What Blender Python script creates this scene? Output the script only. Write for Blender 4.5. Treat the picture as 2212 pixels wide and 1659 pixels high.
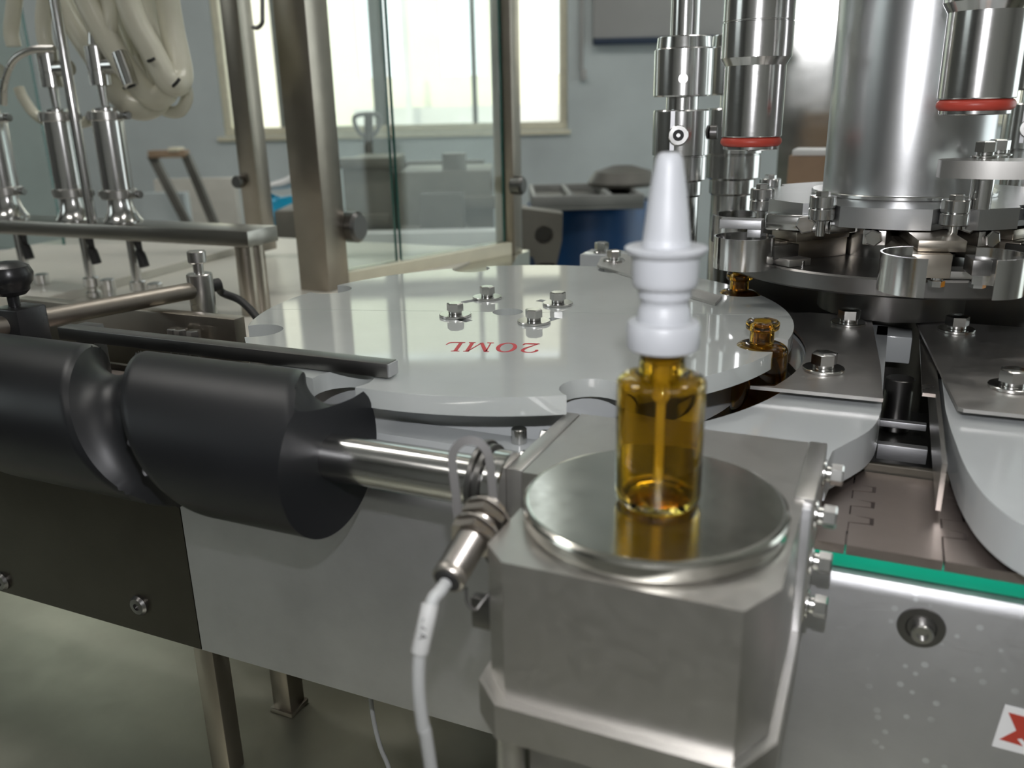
import bpy, bmesh, math, random
from mathutils import Vector, Matrix
random.seed(7)
PI = math.pi
sc = bpy.context.scene
for o in list(bpy.data.objects):
    bpy.data.objects.remove(o, do_unlink=True)
COL = sc.collection

# ------------------------------------------------------------------ camera
FPX, PITCH, ROLL, CZ = 1850.0, math.radians(18), math.radians(1.25), 1.14
FW = Vector((0, math.cos(PITCH), -math.sin(PITCH)))
R0 = Vector((1, 0, 0))
U0 = Vector((0, math.sin(PITCH), math.cos(PITCH)))
RT = math.cos(ROLL) * R0 - math.sin(ROLL) * U0
UP = math.cos(ROLL) * U0 + math.sin(ROLL) * R0
CAM = Vector((0, 0, CZ))
cd = bpy.data.cameras.new('camera')
cd.sensor_width = 36.0
cd.lens = FPX / 2212.0 * 36.0
cd.clip_start = 0.01
cd.clip_end = 100
cd.dof.use_dof = True
cd.dof.focus_distance = 0.54
cd.dof.aperture_fstop = 8.5
cam = bpy.data.objects.new('camera', cd)
COL.objects.link(cam)
cam.matrix_world = Matrix(((RT.x, UP.x, -FW.x, 0), (RT.y, UP.y, -FW.y, 0), (RT.z, UP.z, -FW.z, CZ), (0, 0, 0, 1)))
sc.camera = cam

# ------------------------------------------------------------------ world, lights, exposure
w = bpy.data.worlds.new('sky')
sc.world = w
w.use_nodes = True
bg = w.node_tree.nodes['Background']
bg.inputs[0].default_value = (0.90, 0.97, 1.0, 1)
bg.inputs[1].default_value = 2.2
sc.view_settings.view_transform = 'Standard'
sc.view_settings.look = 'None'
sc.view_settings.gamma = 1.0
sc.view_settings.use_curve_mapping = False
sc.view_settings.exposure = 0.0


def light(name, kind, loc, energy, color=(1, 1, 1), look=None, **kw):
    l = bpy.data.lights.new(name, kind)
    l.energy = energy
    l.color = color
    for k, v in kw.items():
        setattr(l, k, v)
    o = bpy.data.objects.new(name, l)
    COL.objects.link(o)
    o.location = loc
    if look is not None:
        o.rotation_euler = (Vector(look) - Vector(loc)).to_track_quat('-Z', 'Y').to_euler()
    return o


# the phone's own flash lamp, right of and above the lens
light('flash_lamp', 'POINT', tuple(CAM + RT * 0.008 + UP * 0.075), 5.3, (0.97, 0.97, 1.0), shadow_soft_size=0.006)
# sun on the facade across the yard
sun = light('sun', 'SUN', (0, 0, 20), 2.6, (1.0, 0.94, 0.80), look=(3, 12, 0), angle=0.02)

# ------------------------------------------------------------------ machine frame
TH = math.radians(-24)
UX = Vector((math.cos(TH), math.sin(TH), 0))
VY = Vector((-math.sin(TH), math.cos(TH), 0))


def ray(u, v):
    return FW + RT * ((u - 1106) / FPX) - UP * ((v - 829.5) / FPX)


def hitz(u, v, z):
    d = ray(u, v)
    return CAM + d * ((z - CZ) / d.z)


B0 = hitz(1420, 1080, 1.0)          # where the bottle stands on the lid
B0 = Vector((B0.x, B0.y, 0))


def toM(q):
    q = q - B0
    return Vector((q.dot(UX) * 1000, q.dot(VY) * 1000, q.z * 1000))


def PZ(u, v, z):                    # machine X, Y (mm) on a level z (mm)
    q = toM(hitz(u, v, z / 1000))
    return (q.x, q.y)


def PD(u, v, d):                    # machine X, Y, z (mm) at depth d (mm)
    return toM(CAM + ray(u, v) * (d / 1000))


def WY(u, v, y):                    # world mm at distance y (mm) into the room
    d = ray(u, v)
    q = CAM + d * (y / 1000 / d.y)
    return q * 1000


def Mw(X, Y, z):
    return B0 + UX * (X / 1000) + VY * (Y / 1000) + Vector((0, 0, z / 1000))


# ------------------------------------------------------------------ materials
MATS = {}


def nodes(name):
    m = bpy.data.materials.new(name)
    m.use_nodes = True
    nt = m.node_tree
    b = nt.nodes['Principled BSDF']
    MATS[name] = m
    return m, nt, b


def setin(b, **kw):
    for k, v in kw.items():
        k = k.replace('_', ' ')
        if k in b.inputs:
            b.inputs[k].default_value = v


def noise(nt, scale, detail=4, stretch=(1, 1, 1), rough=0.55):
    tc = nt.nodes.new('ShaderNodeTexCoord')
    mp = nt.nodes.new('ShaderNodeMapping')
    mp.inputs['Scale'].default_value = stretch
    n = nt.nodes.new('ShaderNodeTexNoise')
    n.inputs['Scale'].default_value = scale
    n.inputs['Detail'].default_value = detail
    n.inputs['Roughness'].default_value = rough
    nt.links.new(tc.outputs['Object'], mp.inputs[0])
    nt.links.new(mp.outputs[0], n.inputs['Vector'])
    return n


def ramp(nt, src, stops):
    r = nt.nodes.new('ShaderNodeValToRGB')
    while len(r.color_ramp.elements) < len(stops):
        r.color_ramp.elements.new(0.5)
    for e, (p, c) in zip(r.color_ramp.elements, stops):
        e.position = p
        e.color = c if len(c) == 4 else (*c, 1)
    nt.links.new(src, r.inputs[0])
    return r


def maprange(nt, src, a, b):
    r = nt.nodes.new('ShaderNodeMapRange')
    r.inputs['From Min'].default_value = 0.3
    r.inputs['From Max'].default_value = 0.7
    r.inputs['To Min'].default_value = a
    r.inputs['To Max'].default_value = b
    nt.links.new(src, r.inputs[0])
    return r


def metal(name, col, rough=0.28, stretch=(1, 1, 1), scale=60, var=0.08, bump=0.0, dirt=0.12):
    m, nt, b = nodes(name)
    setin(b, Metallic=1.0, Roughness=rough)
    n = noise(nt, scale * (6 if bump else 1.5), 3, stretch)
    r = maprange(nt, n.outputs[0], max(0.03, rough - var * .5), rough + var * .5)
    nt.links.new(r.outputs[0], b.inputs['Roughness'])
    n2 = noise(nt, 14, 5)
    lo = tuple(c * (1 - dirt) for c in col)
    hi = tuple(min(1, c * (1 + dirt)) for c in col)
    rr = ramp(nt, n2.outputs[0], [(0.3, lo), (0.7, hi)])
    nt.links.new(rr.outputs[0], b.inputs['Base Color'])
    if bump:
        bp = nt.nodes.new('ShaderNodeBump')
        bp.inputs['Strength'].default_value = bump
        bp.inputs['Distance'].default_value = 0.00008
        nt.links.new(n.outputs[0], bp.inputs['Height'])
        nt.links.new(bp.outputs[0], b.inputs['Normal'])
    return m


def plastic(name, col, rough=0.4, var=0.05, spec=0.5, scale=25, dirt=0.06, bump=0.0):
    m, nt, b = nodes(name)
    setin(b, Roughness=rough)
    b.inputs['Specular IOR Level'].default_value = spec
    n = noise(nt, scale, 5)
    r = maprange(nt, n.outputs[0], max(0.02, rough - var), rough + var)
    nt.links.new(r.outputs[0], b.inputs['Roughness'])
    rr = ramp(nt, n.outputs[0], [(0.3, tuple(c * (1 - dirt) for c in col)), (0.7, tuple(min(1, c * (1 + dirt)) for c in col))])
    nt.links.new(rr.outputs[0], b.inputs['Base Color'])
    if bump:
        bp = nt.nodes.new('ShaderNodeBump')
        bp.inputs['Strength'].default_value = bump
        bp.inputs['Distance'].default_value = 0.001
        nt.links.new(n.outputs[0], bp.inputs['Height'])
        nt.links.new(bp.outputs[0], b.inputs['Normal'])
    return m


STEEL = metal('stainless', (0.60, 0.585, 0.56), 0.28, (1, 1, 1), 20, 0.02, dirt=0.05)
metal('bronze_rod', (0.33, 0.30, 0.26), 0.42, (1, 1, 1), 40, 0.06, dirt=0.1)
metal('beam_steel', (0.36, 0.345, 0.315), 0.30, (1, 1, 1), 12, 0.05, dirt=0.06)
STEELV = metal('turned_stainless', (0.66, 0.655, 0.645), 0.17, (1, 1, 30), 60, 0.05, dirt=0.05)
COLM = metal('column_stainless', (0.60, 0.605, 0.61), 0.29, (1, 1, 25), 50, 0.025, 0.0, dirt=0.05)
PLATE = metal('brushed_plate', (0.63, 0.63, 0.645), 0.48, (1, 6, 30), 25, 0.10, 0.45, dirt=0.10)
_nt = PLATE.node_tree
_b = _nt.nodes['Principled BSDF']
_src = _b.inputs['Base Color'].links[0].from_socket
_tc = _nt.nodes.new('ShaderNodeTexCoord')
_vo = _nt.nodes.new('ShaderNodeTexVoronoi')
_vo.inputs['Scale'].default_value = 130
_nt.links.new(_tc.outputs['Object'], _vo.inputs['Vector'])
_sp = ramp(_nt, _vo.outputs['Distance'], [(0.0, (1, 1, 1)), (0.16, (1, 1, 1)), (0.22, (0, 0, 0))])
_n = noise(_nt, 16, 3)
_mk0 = ramp(_nt, _n.outputs[0], [(0.47, (0, 0, 0)), (0.55, (1, 1, 1))])
_sx = _nt.nodes.new('ShaderNodeSeparateXYZ')
_nt.links.new(_tc.outputs['Object'], _sx.inputs[0])
_gx = _nt.nodes.new('ShaderNodeMapRange')      # splashes only on the right end of the plate
_gx.inputs['From Min'].default_value = 0.225
_gx.inputs['From Max'].default_value = 0.245
_nt.links.new(_sx.outputs['X'], _gx.inputs[0])
_mk = _nt.nodes.new('ShaderNodeMix')
_mk.data_type = 'RGBA'
_nt.links.new(_gx.outputs[0], _mk.inputs[0])
_mk.inputs[6].default_value = (0, 0, 0, 1)
_nt.links.new(_mk0.outputs[0], _mk.inputs[7])
_mu = _nt.nodes.new('ShaderNodeMix')
_mu.data_type = 'RGBA'
_mu.blend_type = 'MULTIPLY'
_mu.inputs[0].default_value = 1.0
_nt.links.new(_sp.outputs[0], _mu.inputs[6])
_nt.links.new(_mk.outputs[2], _mu.inputs[7])
_m2 = _nt.nodes.new('ShaderNodeMix')
_m2.data_type = 'RGBA'
_nt.links.new(_mu.outputs[2], _m2.inputs[0])
_nt.links.new(_src, _m2.inputs[6])
_m2.inputs[7].default_value = (0.86, 0.88, 0.9, 1)
_nt.links.new(_m2.outputs[2], _b.inputs['Base Color'])
PLATED = metal('dark_brown_plate', (0.10, 0.092, 0.077), 0.42, (1, 6, 30), 25, 0.08, 0.05, dirt=0.10)  # darker, browner base colour than the bright plate
BLOCKM = metal('ground_steel', (0.58, 0.565, 0.54), 0.38, (1, 1, 1), 30, 0.07, 0.04, dirt=0.10)
LIDM = metal('lid_steel', (0.66, 0.645, 0.59), 0.17, (1, 1, 1), 18, 0.07, 0.02, dirt=0.10)
SHEET = metal('cover_sheet_steel', (0.64, 0.62, 0.60), 0.40, (1, 1, 1), 30, 0.07, 0.03, dirt=0.08)
BOLTM = metal('bolt_steel', (0.60, 0.595, 0.58), 0.2, (1, 1, 1), 80, 0.05, dirt=0.08)
DARKM = metal('dark_steel', (0.20, 0.195, 0.19), 0.34, (1, 1, 1), 20, 0.05, dirt=0.08)
CHAINM = metal('chain_steel', (0.40, 0.345, 0.32), 0.42, (1, 12, 1), 40, 0.08, 0.05, dirt=0.08)
DECKM = metal('deck_steel', (0.52, 0.52, 0.44), 0.45, (1, 1, 1), 6, 0.06, 0.03, dirt=0.10)
plastic('satin_cover', (0.60, 0.58, 0.52), 0.35, 0.05, dirt=0.05)
DECKR = metal('rear_deck_steel', (0.58, 0.57, 0.50), 0.2, (1, 1, 1), 6, 0.05, 0.0, dirt=0.08)
POSTM = metal('post_steel', (0.42, 0.38, 0.325), 0.32, (1, 1, 20), 30, 0.08, dirt=0.1)
NICKEL = metal('nickel_brass', (0.43, 0.40, 0.365), 0.34, (1, 1, 1), 60, 0.06, dirt=0.08)
BLACKP = plastic('black_acetal', (0.008, 0.0085, 0.010), 0.40, 0.05, 0.40, 12, 0.1)
KNOBP = plastic('black_knob_plastic', (0.02, 0.02, 0.021), 0.3, 0.05)
WHITEP = plastic('white_pump_plastic', (0.37, 0.38, 0.40), 0.45, 0.05)
GREENP = plastic('green_wear_plastic', (0.0, 0.40, 0.24), 0.4, 0.05, dirt=0.03)
REDP = plastic('red_silicone', (0.46, 0.055, 0.035), 0.38, 0.05)
REDPAINT = plastic('red_engraving_paint', (0.50, 0.015, 0.03), 0.45, 0.05)
GREYP = plastic('grey_cable_jacket', (0.33, 0.335, 0.33), 0.5, 0.05)
SLEEVEP = plastic('white_cable_sleeve', (0.42, 0.42, 0.41), 0.45, 0.05)
INKP = plastic('black_ink', (0.03, 0.03, 0.03), 0.6, 0.05)
RUBBER = plastic('black_rubber', (0.015, 0.015, 0.015), 0.55, 0.05)
CREAMP = plastic('cream_frame_paint', (0.78, 0.74, 0.58), 0.4, 0.05)
BLUEP = plastic('blue_drum_plastic', (0.004, 0.06, 0.19), 0.35, 0.05, dirt=0.2, scale=6)
CYANP = plastic('cyan_bag_film', (0.0, 0.36, 0.62), 0.3, 0.05, dirt=0.25, scale=8, bump=0.5)
CASTM = plastic('grey_casting_paint', (0.17, 0.16, 0.135), 0.45, 0.1, dirt=0.2, scale=8)
CASTD = plastic('dark_casting_paint', (0.13, 0.125, 0.11), 0.5, 0.1, dirt=0.3, scale=8)
plastic('bracket_paint', (0.075, 0.072, 0.068), 0.5, 0.05)
WOODP = plastic('pale_wood', (0.34, 0.24, 0.16), 0.6, 0.1, dirt=0.2, scale=8)
BROWNP = plastic('brown_carton', (0.38, 0.25, 0.16), 0.6, 0.1, dirt=0.2, scale=8)
PAPER = plastic('sticker_film', (0.80, 0.80, 0.80), 0.4, 0.05, dirt=0.02)
TRAYM = plastic('grey_tray', (0.24, 0.245, 0.235), 0.45, 0.1, dirt=0.2, scale=8)
WALLP = plastic('wall_paint', (0.60, 0.655, 0.66), 0.5, 0.08, dirt=0.16, scale=1.5)
PANELP = plastic('pale_panel', (0.46, 0.46, 0.45), 0.5, 0.08, dirt=0.1, scale=2)
plastic('dark_wall_paint', (0.15, 0.15, 0.145), 0.6, 0.05)
FLOORP = plastic('floor_paint', (0.26, 0.26, 0.24), 0.35, 0.08, dirt=0.2, scale=2)
CEILP = plastic('ceiling_paint', (0.55, 0.55, 0.53), 0.7, 0.05)
BLUEBAR = plastic('navy_paint', (0.03, 0.05, 0.09), 0.5, 0.05)
FACADE = plastic('facade_render', (0.80, 0.76, 0.62), 0.8, 0.05, dirt=0.05, scale=0.4)
FACADEG = plastic('facade_grey', (0.60, 0.58, 0.55), 0.8, 0.05, dirt=0.15, scale=1.0)


def make_hdpe():
    m, nt, b = nodes('white_polyethylene')
    setin(b, Roughness=0.12)
    b.inputs['Specular IOR Level'].default_value = 0.62
    b.inputs['Subsurface Weight'].default_value = 0.0
    n = noise(nt, 10, 5)
    rr = ramp(nt, n.outputs[0], [(0.3, (0.42, 0.445, 0.43)), (0.7, (0.48, 0.50, 0.49))])
    # fine straight knife scratches
    n3 = noise(nt, 9, 2, (1.0, 14, 1))
    sc1 = ramp(nt, n3.outputs[0], [(0.0, (0, 0, 0)), (0.495, (0, 0, 0)), (0.5, (1, 1, 1)), (0.505, (0, 0, 0))])
    mx = nt.nodes.new('ShaderNodeMix')
    mx.data_type = 'RGBA'
    mu = nt.nodes.new('ShaderNodeMath')
    mu.operation = 'MULTIPLY'
    mu.inputs[1].default_value = 0.10
    nt.links.new(sc1.outputs[0], mu.inputs[0])
    nt.links.new(mu.outputs[0], mx.inputs[0])
    nt.links.new(rr.outputs[0], mx.inputs[6])
    mx.inputs[7].default_value = (0.35, 0.36, 0.36, 1)
    nt.links.new(mx.outputs[2], b.inputs['Base Color'])
    n2 = noise(nt, 30, 4)
    r = maprange(nt, n2.outputs[0], 0.025, 0.06)
    nt.links.new(r.outputs[0], b.inputs['Roughness'])
    return m


HDPE = make_hdpe()
HDPEW = plastic('white_guide_plastic', (0.47, 0.49, 0.495), 0.14, 0.05, 0.5, 20, 0.04)


def make_glass(name, col, ior=1.48, rough=0.0):
    m, nt, b = nodes(name)
    setin(b, Roughness=rough, IOR=ior)
    b.inputs['Transmission Weight'].default_value = 1.0
    b.inputs['Base Color'].default_value = (*col, 1)
    n = noise(nt, 20, 3)
    rr = ramp(nt, n.outputs[0], [(0.2, tuple(c * 0.97 for c in col)), (0.8, tuple(min(1, c * 1.02) for c in col))])
    nt.links.new(rr.outputs[0], b.inputs['Base Color'])
    return m


AMBER = make_glass('amber_glass', (0.73, 0.53, 0.105))
VIALG = make_glass('shaded_amber_glass', (0.62, 0.36, 0.05))  # same amber glass, colour darkened to stand for the vials' dark surroundings
TUBEP = plastic('dip_tube_plastic', (0.75, 0.75, 0.70), 0.4, 0.05)


def make_pane(name, tint, haze):
    m = bpy.data.materials.new(name)
    m.use_nodes = True
    nt = m.node_tree
    nt.nodes.clear()
    out = nt.nodes.new('ShaderNodeOutputMaterial')
    tr = nt.nodes.new('ShaderNodeBsdfTransparent')
    tr.inputs[0].default_value = (*tint, 1)
    gl = nt.nodes.new('ShaderNodeBsdfGlossy')
    gl.inputs['Roughness'].default_value = 0.03
    df = nt.nodes.new('ShaderNodeBsdfDiffuse')
    df.inputs[0].default_value = (0.7, 0.74, 0.72, 1)
    lw = nt.nodes.new('ShaderNodeLayerWeight')
    lw.inputs[0].default_value = 0.5
    pw = nt.nodes.new('ShaderNodeMath')
    pw.operation = 'POWER'
    pw.inputs[1].default_value = 5.0
    nt.links.new(lw.outputs['Facing'], pw.inputs[0])
    fr = nt.nodes.new('ShaderNodeMath')
    fr.operation = 'MULTIPLY_ADD'
    fr.inputs[1].default_value = 0.8
    fr.inputs[2].default_value = 0.035
    nt.links.new(pw.outputs[0], fr.inputs[0])
    m1 = nt.nodes.new('ShaderNodeMixShader')
    nt.links.new(fr.outputs[0], m1.inputs[0])
    nt.links.new(tr.outputs[0], m1.inputs[1])
    nt.links.new(gl.outputs[0], m1.inputs[2])
    n = noise(nt, 7, 5)
    r = maprange(nt, n.outputs[0], haze * 0.3, haze)
    m2 = nt.nodes.new('ShaderNodeMixShader')
    nt.links.new(r.outputs[0], m2.inputs[0])
    nt.links.new(m1.outputs[0], m2.inputs[1])
    nt.links.new(df.outputs[0], m2.inputs[2])
    nt.links.new(m2.outputs[0], out.inputs[0])
    MATS[name] = m
    return m


PANE = make_pane('clear_pane', (0.93, 0.975, 0.955), 0.05)
WPANE = make_pane('window_pane', (0.97, 0.985, 0.97), 0.03)
EDGEG = plastic('green_glass_edge', (0.03, 0.12, 0.10), 0.15, 0.05)


def make_hose():
    m, nt, b = nodes('translucent_hose')
    setin(b, Roughness=0.3)
    b.inputs['Transmission Weight'].default_value = 0.15
    b.inputs['Base Color'].default_value = (0.80, 0.77, 0.62, 1)
    n = noise(nt, 12, 3)
    rr = ramp(nt, n.outputs[0], [(0.3, (0.60, 0.58, 0.46)), (0.7, (0.74, 0.72, 0.60))])
    nt.links.new(rr.outputs[0], b.inputs['Base Color'])
    return m


HOSE = make_hose()


def make_lamp(name, col, s):
    m, nt, b = nodes(name)
    b.inputs['Emission Color'].default_value = (*col, 1)
    b.inputs['Emission Strength'].default_value = s
    return m


LAMPD = make_lamp('lamp_diffuser', (1.0, 0.97, 0.92), 18.0)
LAMPF = make_lamp('weak_lamp_diffuser', (1.0, 0.97, 0.93), 9.0)  # weaker glow for the added front lamps, to balance the light


# ------------------------------------------------------------------ geometry builder (mm)
def catmull(pts, n=8):
    P = [Vector(p) for p in pts]
    P = [P[0] * 2 - P[1]] + P + [P[-1] * 2 - P[-2]]
    out = []
    for i in range(1, len(P) - 2):
        a, b, c, d = P[i - 1], P[i], P[i + 1], P[i + 2]
        for k in range(n):
            t = k / n
            out.append(0.5 * ((2 * b) + (c - a) * t + (2 * a - 5 * b + 4 * c - d) * t * t + (3 * b - a - 3 * c + d) * t ** 3))
    out.append(P[-2])
    return out


AX = {'z': Matrix.Identity(3), 'x': Matrix(((0, 0, 1), (1, 0, 0), (0, 1, 0))), 'y': Matrix(((0, 1, 0), (0, 0, 1), (1, 0, 0))),
      '-x': Matrix(((0, 0, -1), (1, 0, 0), (0, -1, 0))), '-y': Matrix(((1, 0, 0), (0, 0, -1), (0, 1, 0)))}


def frame_to(d):
    d = Vector(d).normalized()
    return d.to_track_quat('Z', 'X').to_matrix()


class G:
    def __init__(s):
        s.v, s.f, s.fm = [], [], []
        s.M = None
        s.mi = 0

    def add(s, vs, fs):
        o = len(s.v)
        for q in vs:
            q = Vector(q)
            s.v.append(s.M @ q if s.M else q)
        for f in fs:
            s.f.append(tuple(i + o for i in f))
            s.fm.append(s.mi)
        return s

    def box(s, x0, x1, y0, y1, z0, z1, bev=0.0):
        if bev <= 0:
            v = [(x, y, z) for z in (z0, z1) for y in (y0, y1) for x in (x0, x1)]
            return s.add(v, [(0, 2, 3, 1), (4, 5, 7, 6), (0, 1, 5, 4), (2, 6, 7, 3), (0, 4, 6, 2), (1, 3, 7, 5)])
        bm = bmesh.new()
        bmesh.ops.create_cube(bm, size=1)
        for q in bm.verts:
            q.co = Vector(((x0 + x1) / 2 + q.co.x * (x1 - x0), (y0 + y1) / 2 + q.co.y * (y1 - y0), (z0 + z1) / 2 + q.co.z * (z1 - z0)))
        bmesh.ops.bevel(bm, geom=bm.edges[:], offset=bev, segments=2, affect='EDGES', profile=0.5)
        return s.frombm(bm)

    def frombm(s, bm):
        bm.verts.index_update()
        s.add([q.co.copy() for q in bm.verts], [[q.index for q in f.verts] for f in bm.faces])
        bm.free()
        return s

    def lathe(s, c, prof, n=40, axis='z', closed=False):
        R = AX[axis] if isinstance(axis, str) else frame_to(axis)
        c = Vector(c)
        vs, fs = [], []
        m = len(prof)
        for i in range(n):
            a = 2 * PI * i / n
            for r, z in prof:
                vs.append(c + R @ Vector((r * math.cos(a), r * math.sin(a), z)))
        for i in range(n):
            j = (i + 1) % n
            for k in range(m if closed else m - 1):
                l = (k + 1) % m
                fs.append((i * m + k, j * m + k, j * m + l, i * m + l))
        if not closed:
            if prof[0][0] > 1e-6:
                fs.append([i * m for i in range(n)][::-1])
            if prof[-1][0] > 1e-6:
                fs.append([i * m + m - 1 for i in range(n)])
        return s.add(vs, fs)

    def cyl(s, c, r, h, axis='z', n=36, bev=0.0, r2=None):
        r2 = r if r2 is None else r2
        if bev > 0:
            p = [(r - bev, 0), (r, bev), (r2, h - bev), (r2 - bev, h)]
        else:
            p = [(r, 0), (r2, h)]
        return s.lathe(c, p, n, axis)

    def ring(s, c, ri, ro, h, axis='z', n=40, bev=0.0):
        b = bev
        return s.lathe(c, [(ri, 0), (ro - b, 0), (ro, b), (ro, h - b), (ro - b, h), (ri, h)], n, axis, True)

    def torus(s, c, R, r, axis='z', n=40, k=12):
        return s.lathe(c, [(R + r * math.cos(2 * PI * i / k), r * math.sin(2 * PI * i / k)) for i in range(k)], n, axis, True)

    def prism(s, poly, z0, z1, holes=(), axis='z', off=(0, 0, 0)):
        R = AX[axis] if isinstance(axis, str) else axis
        off = Vector(off)
        if not holes:
            n = len(poly)
            vs = [off + R @ Vector((x, y, z)) for z in (z0, z1) for x, y in poly]
            fs = [list(range(n))[::-1], list(range(n, 2 * n))]
            fs += [(i, (i + 1) % n, n + (i + 1) % n, n + i) for i in range(n)]
            return s.add(vs, fs)
        bm = bmesh.new()
        es = []
        loops = [poly] + list(holes)
        for lp in loops:
            vv = [bm.verts.new((x, y, 0)) for x, y in lp]
            es += [bm.edges.new((vv[i], vv[(i + 1) % len(vv)])) for i in range(len(vv))]
        bmesh.ops.triangle_fill(bm, use_beauty=True, use_dissolve=False, edges=es, normal=(0, 0, 1))
        bm.verts.index_update()
        base = [(q.co.x, q.co.y) for q in bm.verts]
        tris = [[q.index for q in f.verts] for f in bm.faces]
        n = len(base)
        vs = [off + R @ Vector((x, y, z)) for z in (z0, z1) for x, y in base]
        fs = []
        for t in tris:
            (ax, ay), (bx, by), (cx, cy) = (base[i] for i in t)
            if (bx - ax) * (cy - ay) - (by - ay) * (cx - ax) < 0:
                t = t[::-1]
            fs.append(t[::-1])
            fs.append([i + n for i in t])
        k = 0
        for lp in loops:
            L = len(lp)
            for i in range(L):
                a, b = k + i, k + (i + 1) % L
                fs.append((a, b, b + n, a + n))
            k += L
        bm.free()
        return s.add(vs, fs)

    def tube(s, pts, r, n=12, smooth=8, cap=True):
        P = catmull(pts, smooth) if smooth else [Vector(p) for p in pts]
        vs, fs = [], []
        ref = None
        for i, p in enumerate(P):
            t = (P[min(i + 1, len(P) - 1)] - P[max(i - 1, 0)])
            if t.length < 1e-9:
                t = Vector((0, 0, 1))
            t.normalize()
            if ref is None:
                ref = t.orthogonal().normalized()
            ref = (ref - t * ref.dot(t)).normalized()
            b = t.cross(ref)
            rr = r(i / (len(P) - 1)) if callable(r) else r
            for k in range(n):
                a = 2 * PI * k / n
                vs.append(p + (ref * math.cos(a) + b * math.sin(a)) * rr)
        for i in range(len(P) - 1):
            for k in range(n):
                l = (k + 1) % n
                fs.append((i * n + k, i * n + l, (i + 1) * n + l, (i + 1) * n + k))
        if cap:
            fs.append(list(range(n))[::-1])
            fs.append([(len(P) - 1) * n + k for k in range(n)])
        return s.add(vs, fs)

    def strip(s, pts, hw, hh, up=(0, 0, 1), smooth=0):
        """rectangular bar swept along pts; hw across, hh along up"""
        P = catmull(pts, smooth) if smooth else [Vector(p) for p in pts]
        up = Vector(up).normalized()
        vs, fs = [], []
        for i, p in enumerate(P):
            t = (P[min(i + 1, len(P) - 1)] - P[max(i - 1, 0)]).normalized()
            sd = t.cross(up).normalized()
            for a, b in ((-1, -1), (1, -1), (1, 1), (-1, 1)):
                vs.append(p + sd * hw * a + up * hh * b)
        for i in range(len(P) - 1):
            for k in range(4):
                l = (k + 1) % 4
                fs.append((i * 4 + k, i * 4 + l, (i + 1) * 4 + l, (i + 1) * 4 + k))
        fs.append((3, 2, 1, 0))
        e = (len(P) - 1) * 4
        fs.append((e, e + 1, e + 2, e + 3))
        return s.add(vs, fs)

    def hexp(s, c, af, h, axis='z', rot=0.0, bev=0.6):
        R = AX[axis] if isinstance(axis, str) else frame_to(axis)
        c = Vector(c)
        ro = af / math.sqrt(3)
        vs = []
        for k in range(6):
            a = rot + PI / 3 * k
            vs.append(c + R @ Vector((ro * math.cos(a), ro * math.sin(a), 0)))
        for k in range(6):
            a = rot + PI / 3 * k
            vs.append(c + R @ Vector((ro * math.cos(a), ro * math.sin(a), h - bev)))
        m = 6
        for k in range(6):
            a = rot + PI / 3 * k
            vs.append(c + R @ Vector((ro * .84 * math.cos(a), ro * .84 * math.sin(a), h)))
        fs = [[5, 4, 3, 2, 1, 0]]
        for k in range(6):
            l = (k + 1) % 6
            fs.append((k, l, 6 + l, 6 + k))
            fs.append((6 + k, 6 + l, 12 + l, 12 + k))
        fs.append([12 + k for k in range(6)])
        return s.add(vs, fs)


BASE = {}


def mesh_of(name, g, mats, base, ang=0.55, flip_fix=True):
    me = bpy.data.meshes.new(name)
    bm = bmesh.new()
    b = Vector(base)
    vv = [bm.verts.new((q - b) * 0.001) for q in g.v]
    for f, mi in zip(g.f, g.fm):
        try:
            nf = bm.faces.new([vv[i] for i in f])
            nf.material_index = mi
        except ValueError:
            pass
    if flip_fix:
        bmesh.ops.recalc_face_normals(bm, faces=bm.faces[:])
    for f in bm.faces:
        f.smooth = True
    for e in bm.edges:
        if len(e.link_faces) == 2:
            e.smooth = e.calc_face_angle(0.0) < ang
    bm.to_mesh(me)
    bm.free()
    for m in (mats if isinstance(mats, (list, tuple)) else [mats]):
        me.materials.append(m)
    return me


def place(o, base, frame):
    if frame == 'M':
        o.location = Mw(*base)
        o.rotation_euler = (0, 0, TH)
    else:
        o.location = Vector(base) * 0.001


def tag(o, label=None, cat=None, group=None, kind=None):
    if label:
        o['label'] = label
    if cat:
        o['category'] = cat
    if group:
        o['group'] = group
    if kind:
        o['kind'] = kind
    return o


def thing(name, label, cat, base, frame='M', group=None):
    o = bpy.data.objects.new(name, None)
    o.empty_display_size = 0.01
    COL.objects.link(o)
    place(o, base, frame)
    BASE[o.name] = tuple(base)
    return tag(o, label, cat, group)


def part(name, g, mats, parent, label=None, ang=0.55):
    base = BASE[parent.name]
    o = bpy.data.objects.new(name, mesh_of(name, g, mats, base, ang))
    COL.objects.link(o)
    o.parent = parent
    BASE[o.name] = base
    if label:
        o['label'] = label
    return o


def solo(name, g, mats, label, cat, base, frame='M', group=None, ang=0.55):
    o = bpy.data.objects.new(name, mesh_of(name, g, mats, base, ang))
    COL.objects.link(o)
    place(o, base, frame)
    BASE[o.name] = tuple(base)
    return tag(o, label, cat, group)


def struct(name, g, mats, base=(0, 0, 0), frame='W', parent=None):
    if parent is not None:
        return part(name, g, mats, parent)
    o = bpy.data.objects.new(name, mesh_of(name, g, mats, base))
    COL.objects.link(o)
    place(o, base, frame)
    BASE[o.name] = tuple(base)
    o['kind'] = 'structure'
    return o


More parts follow.
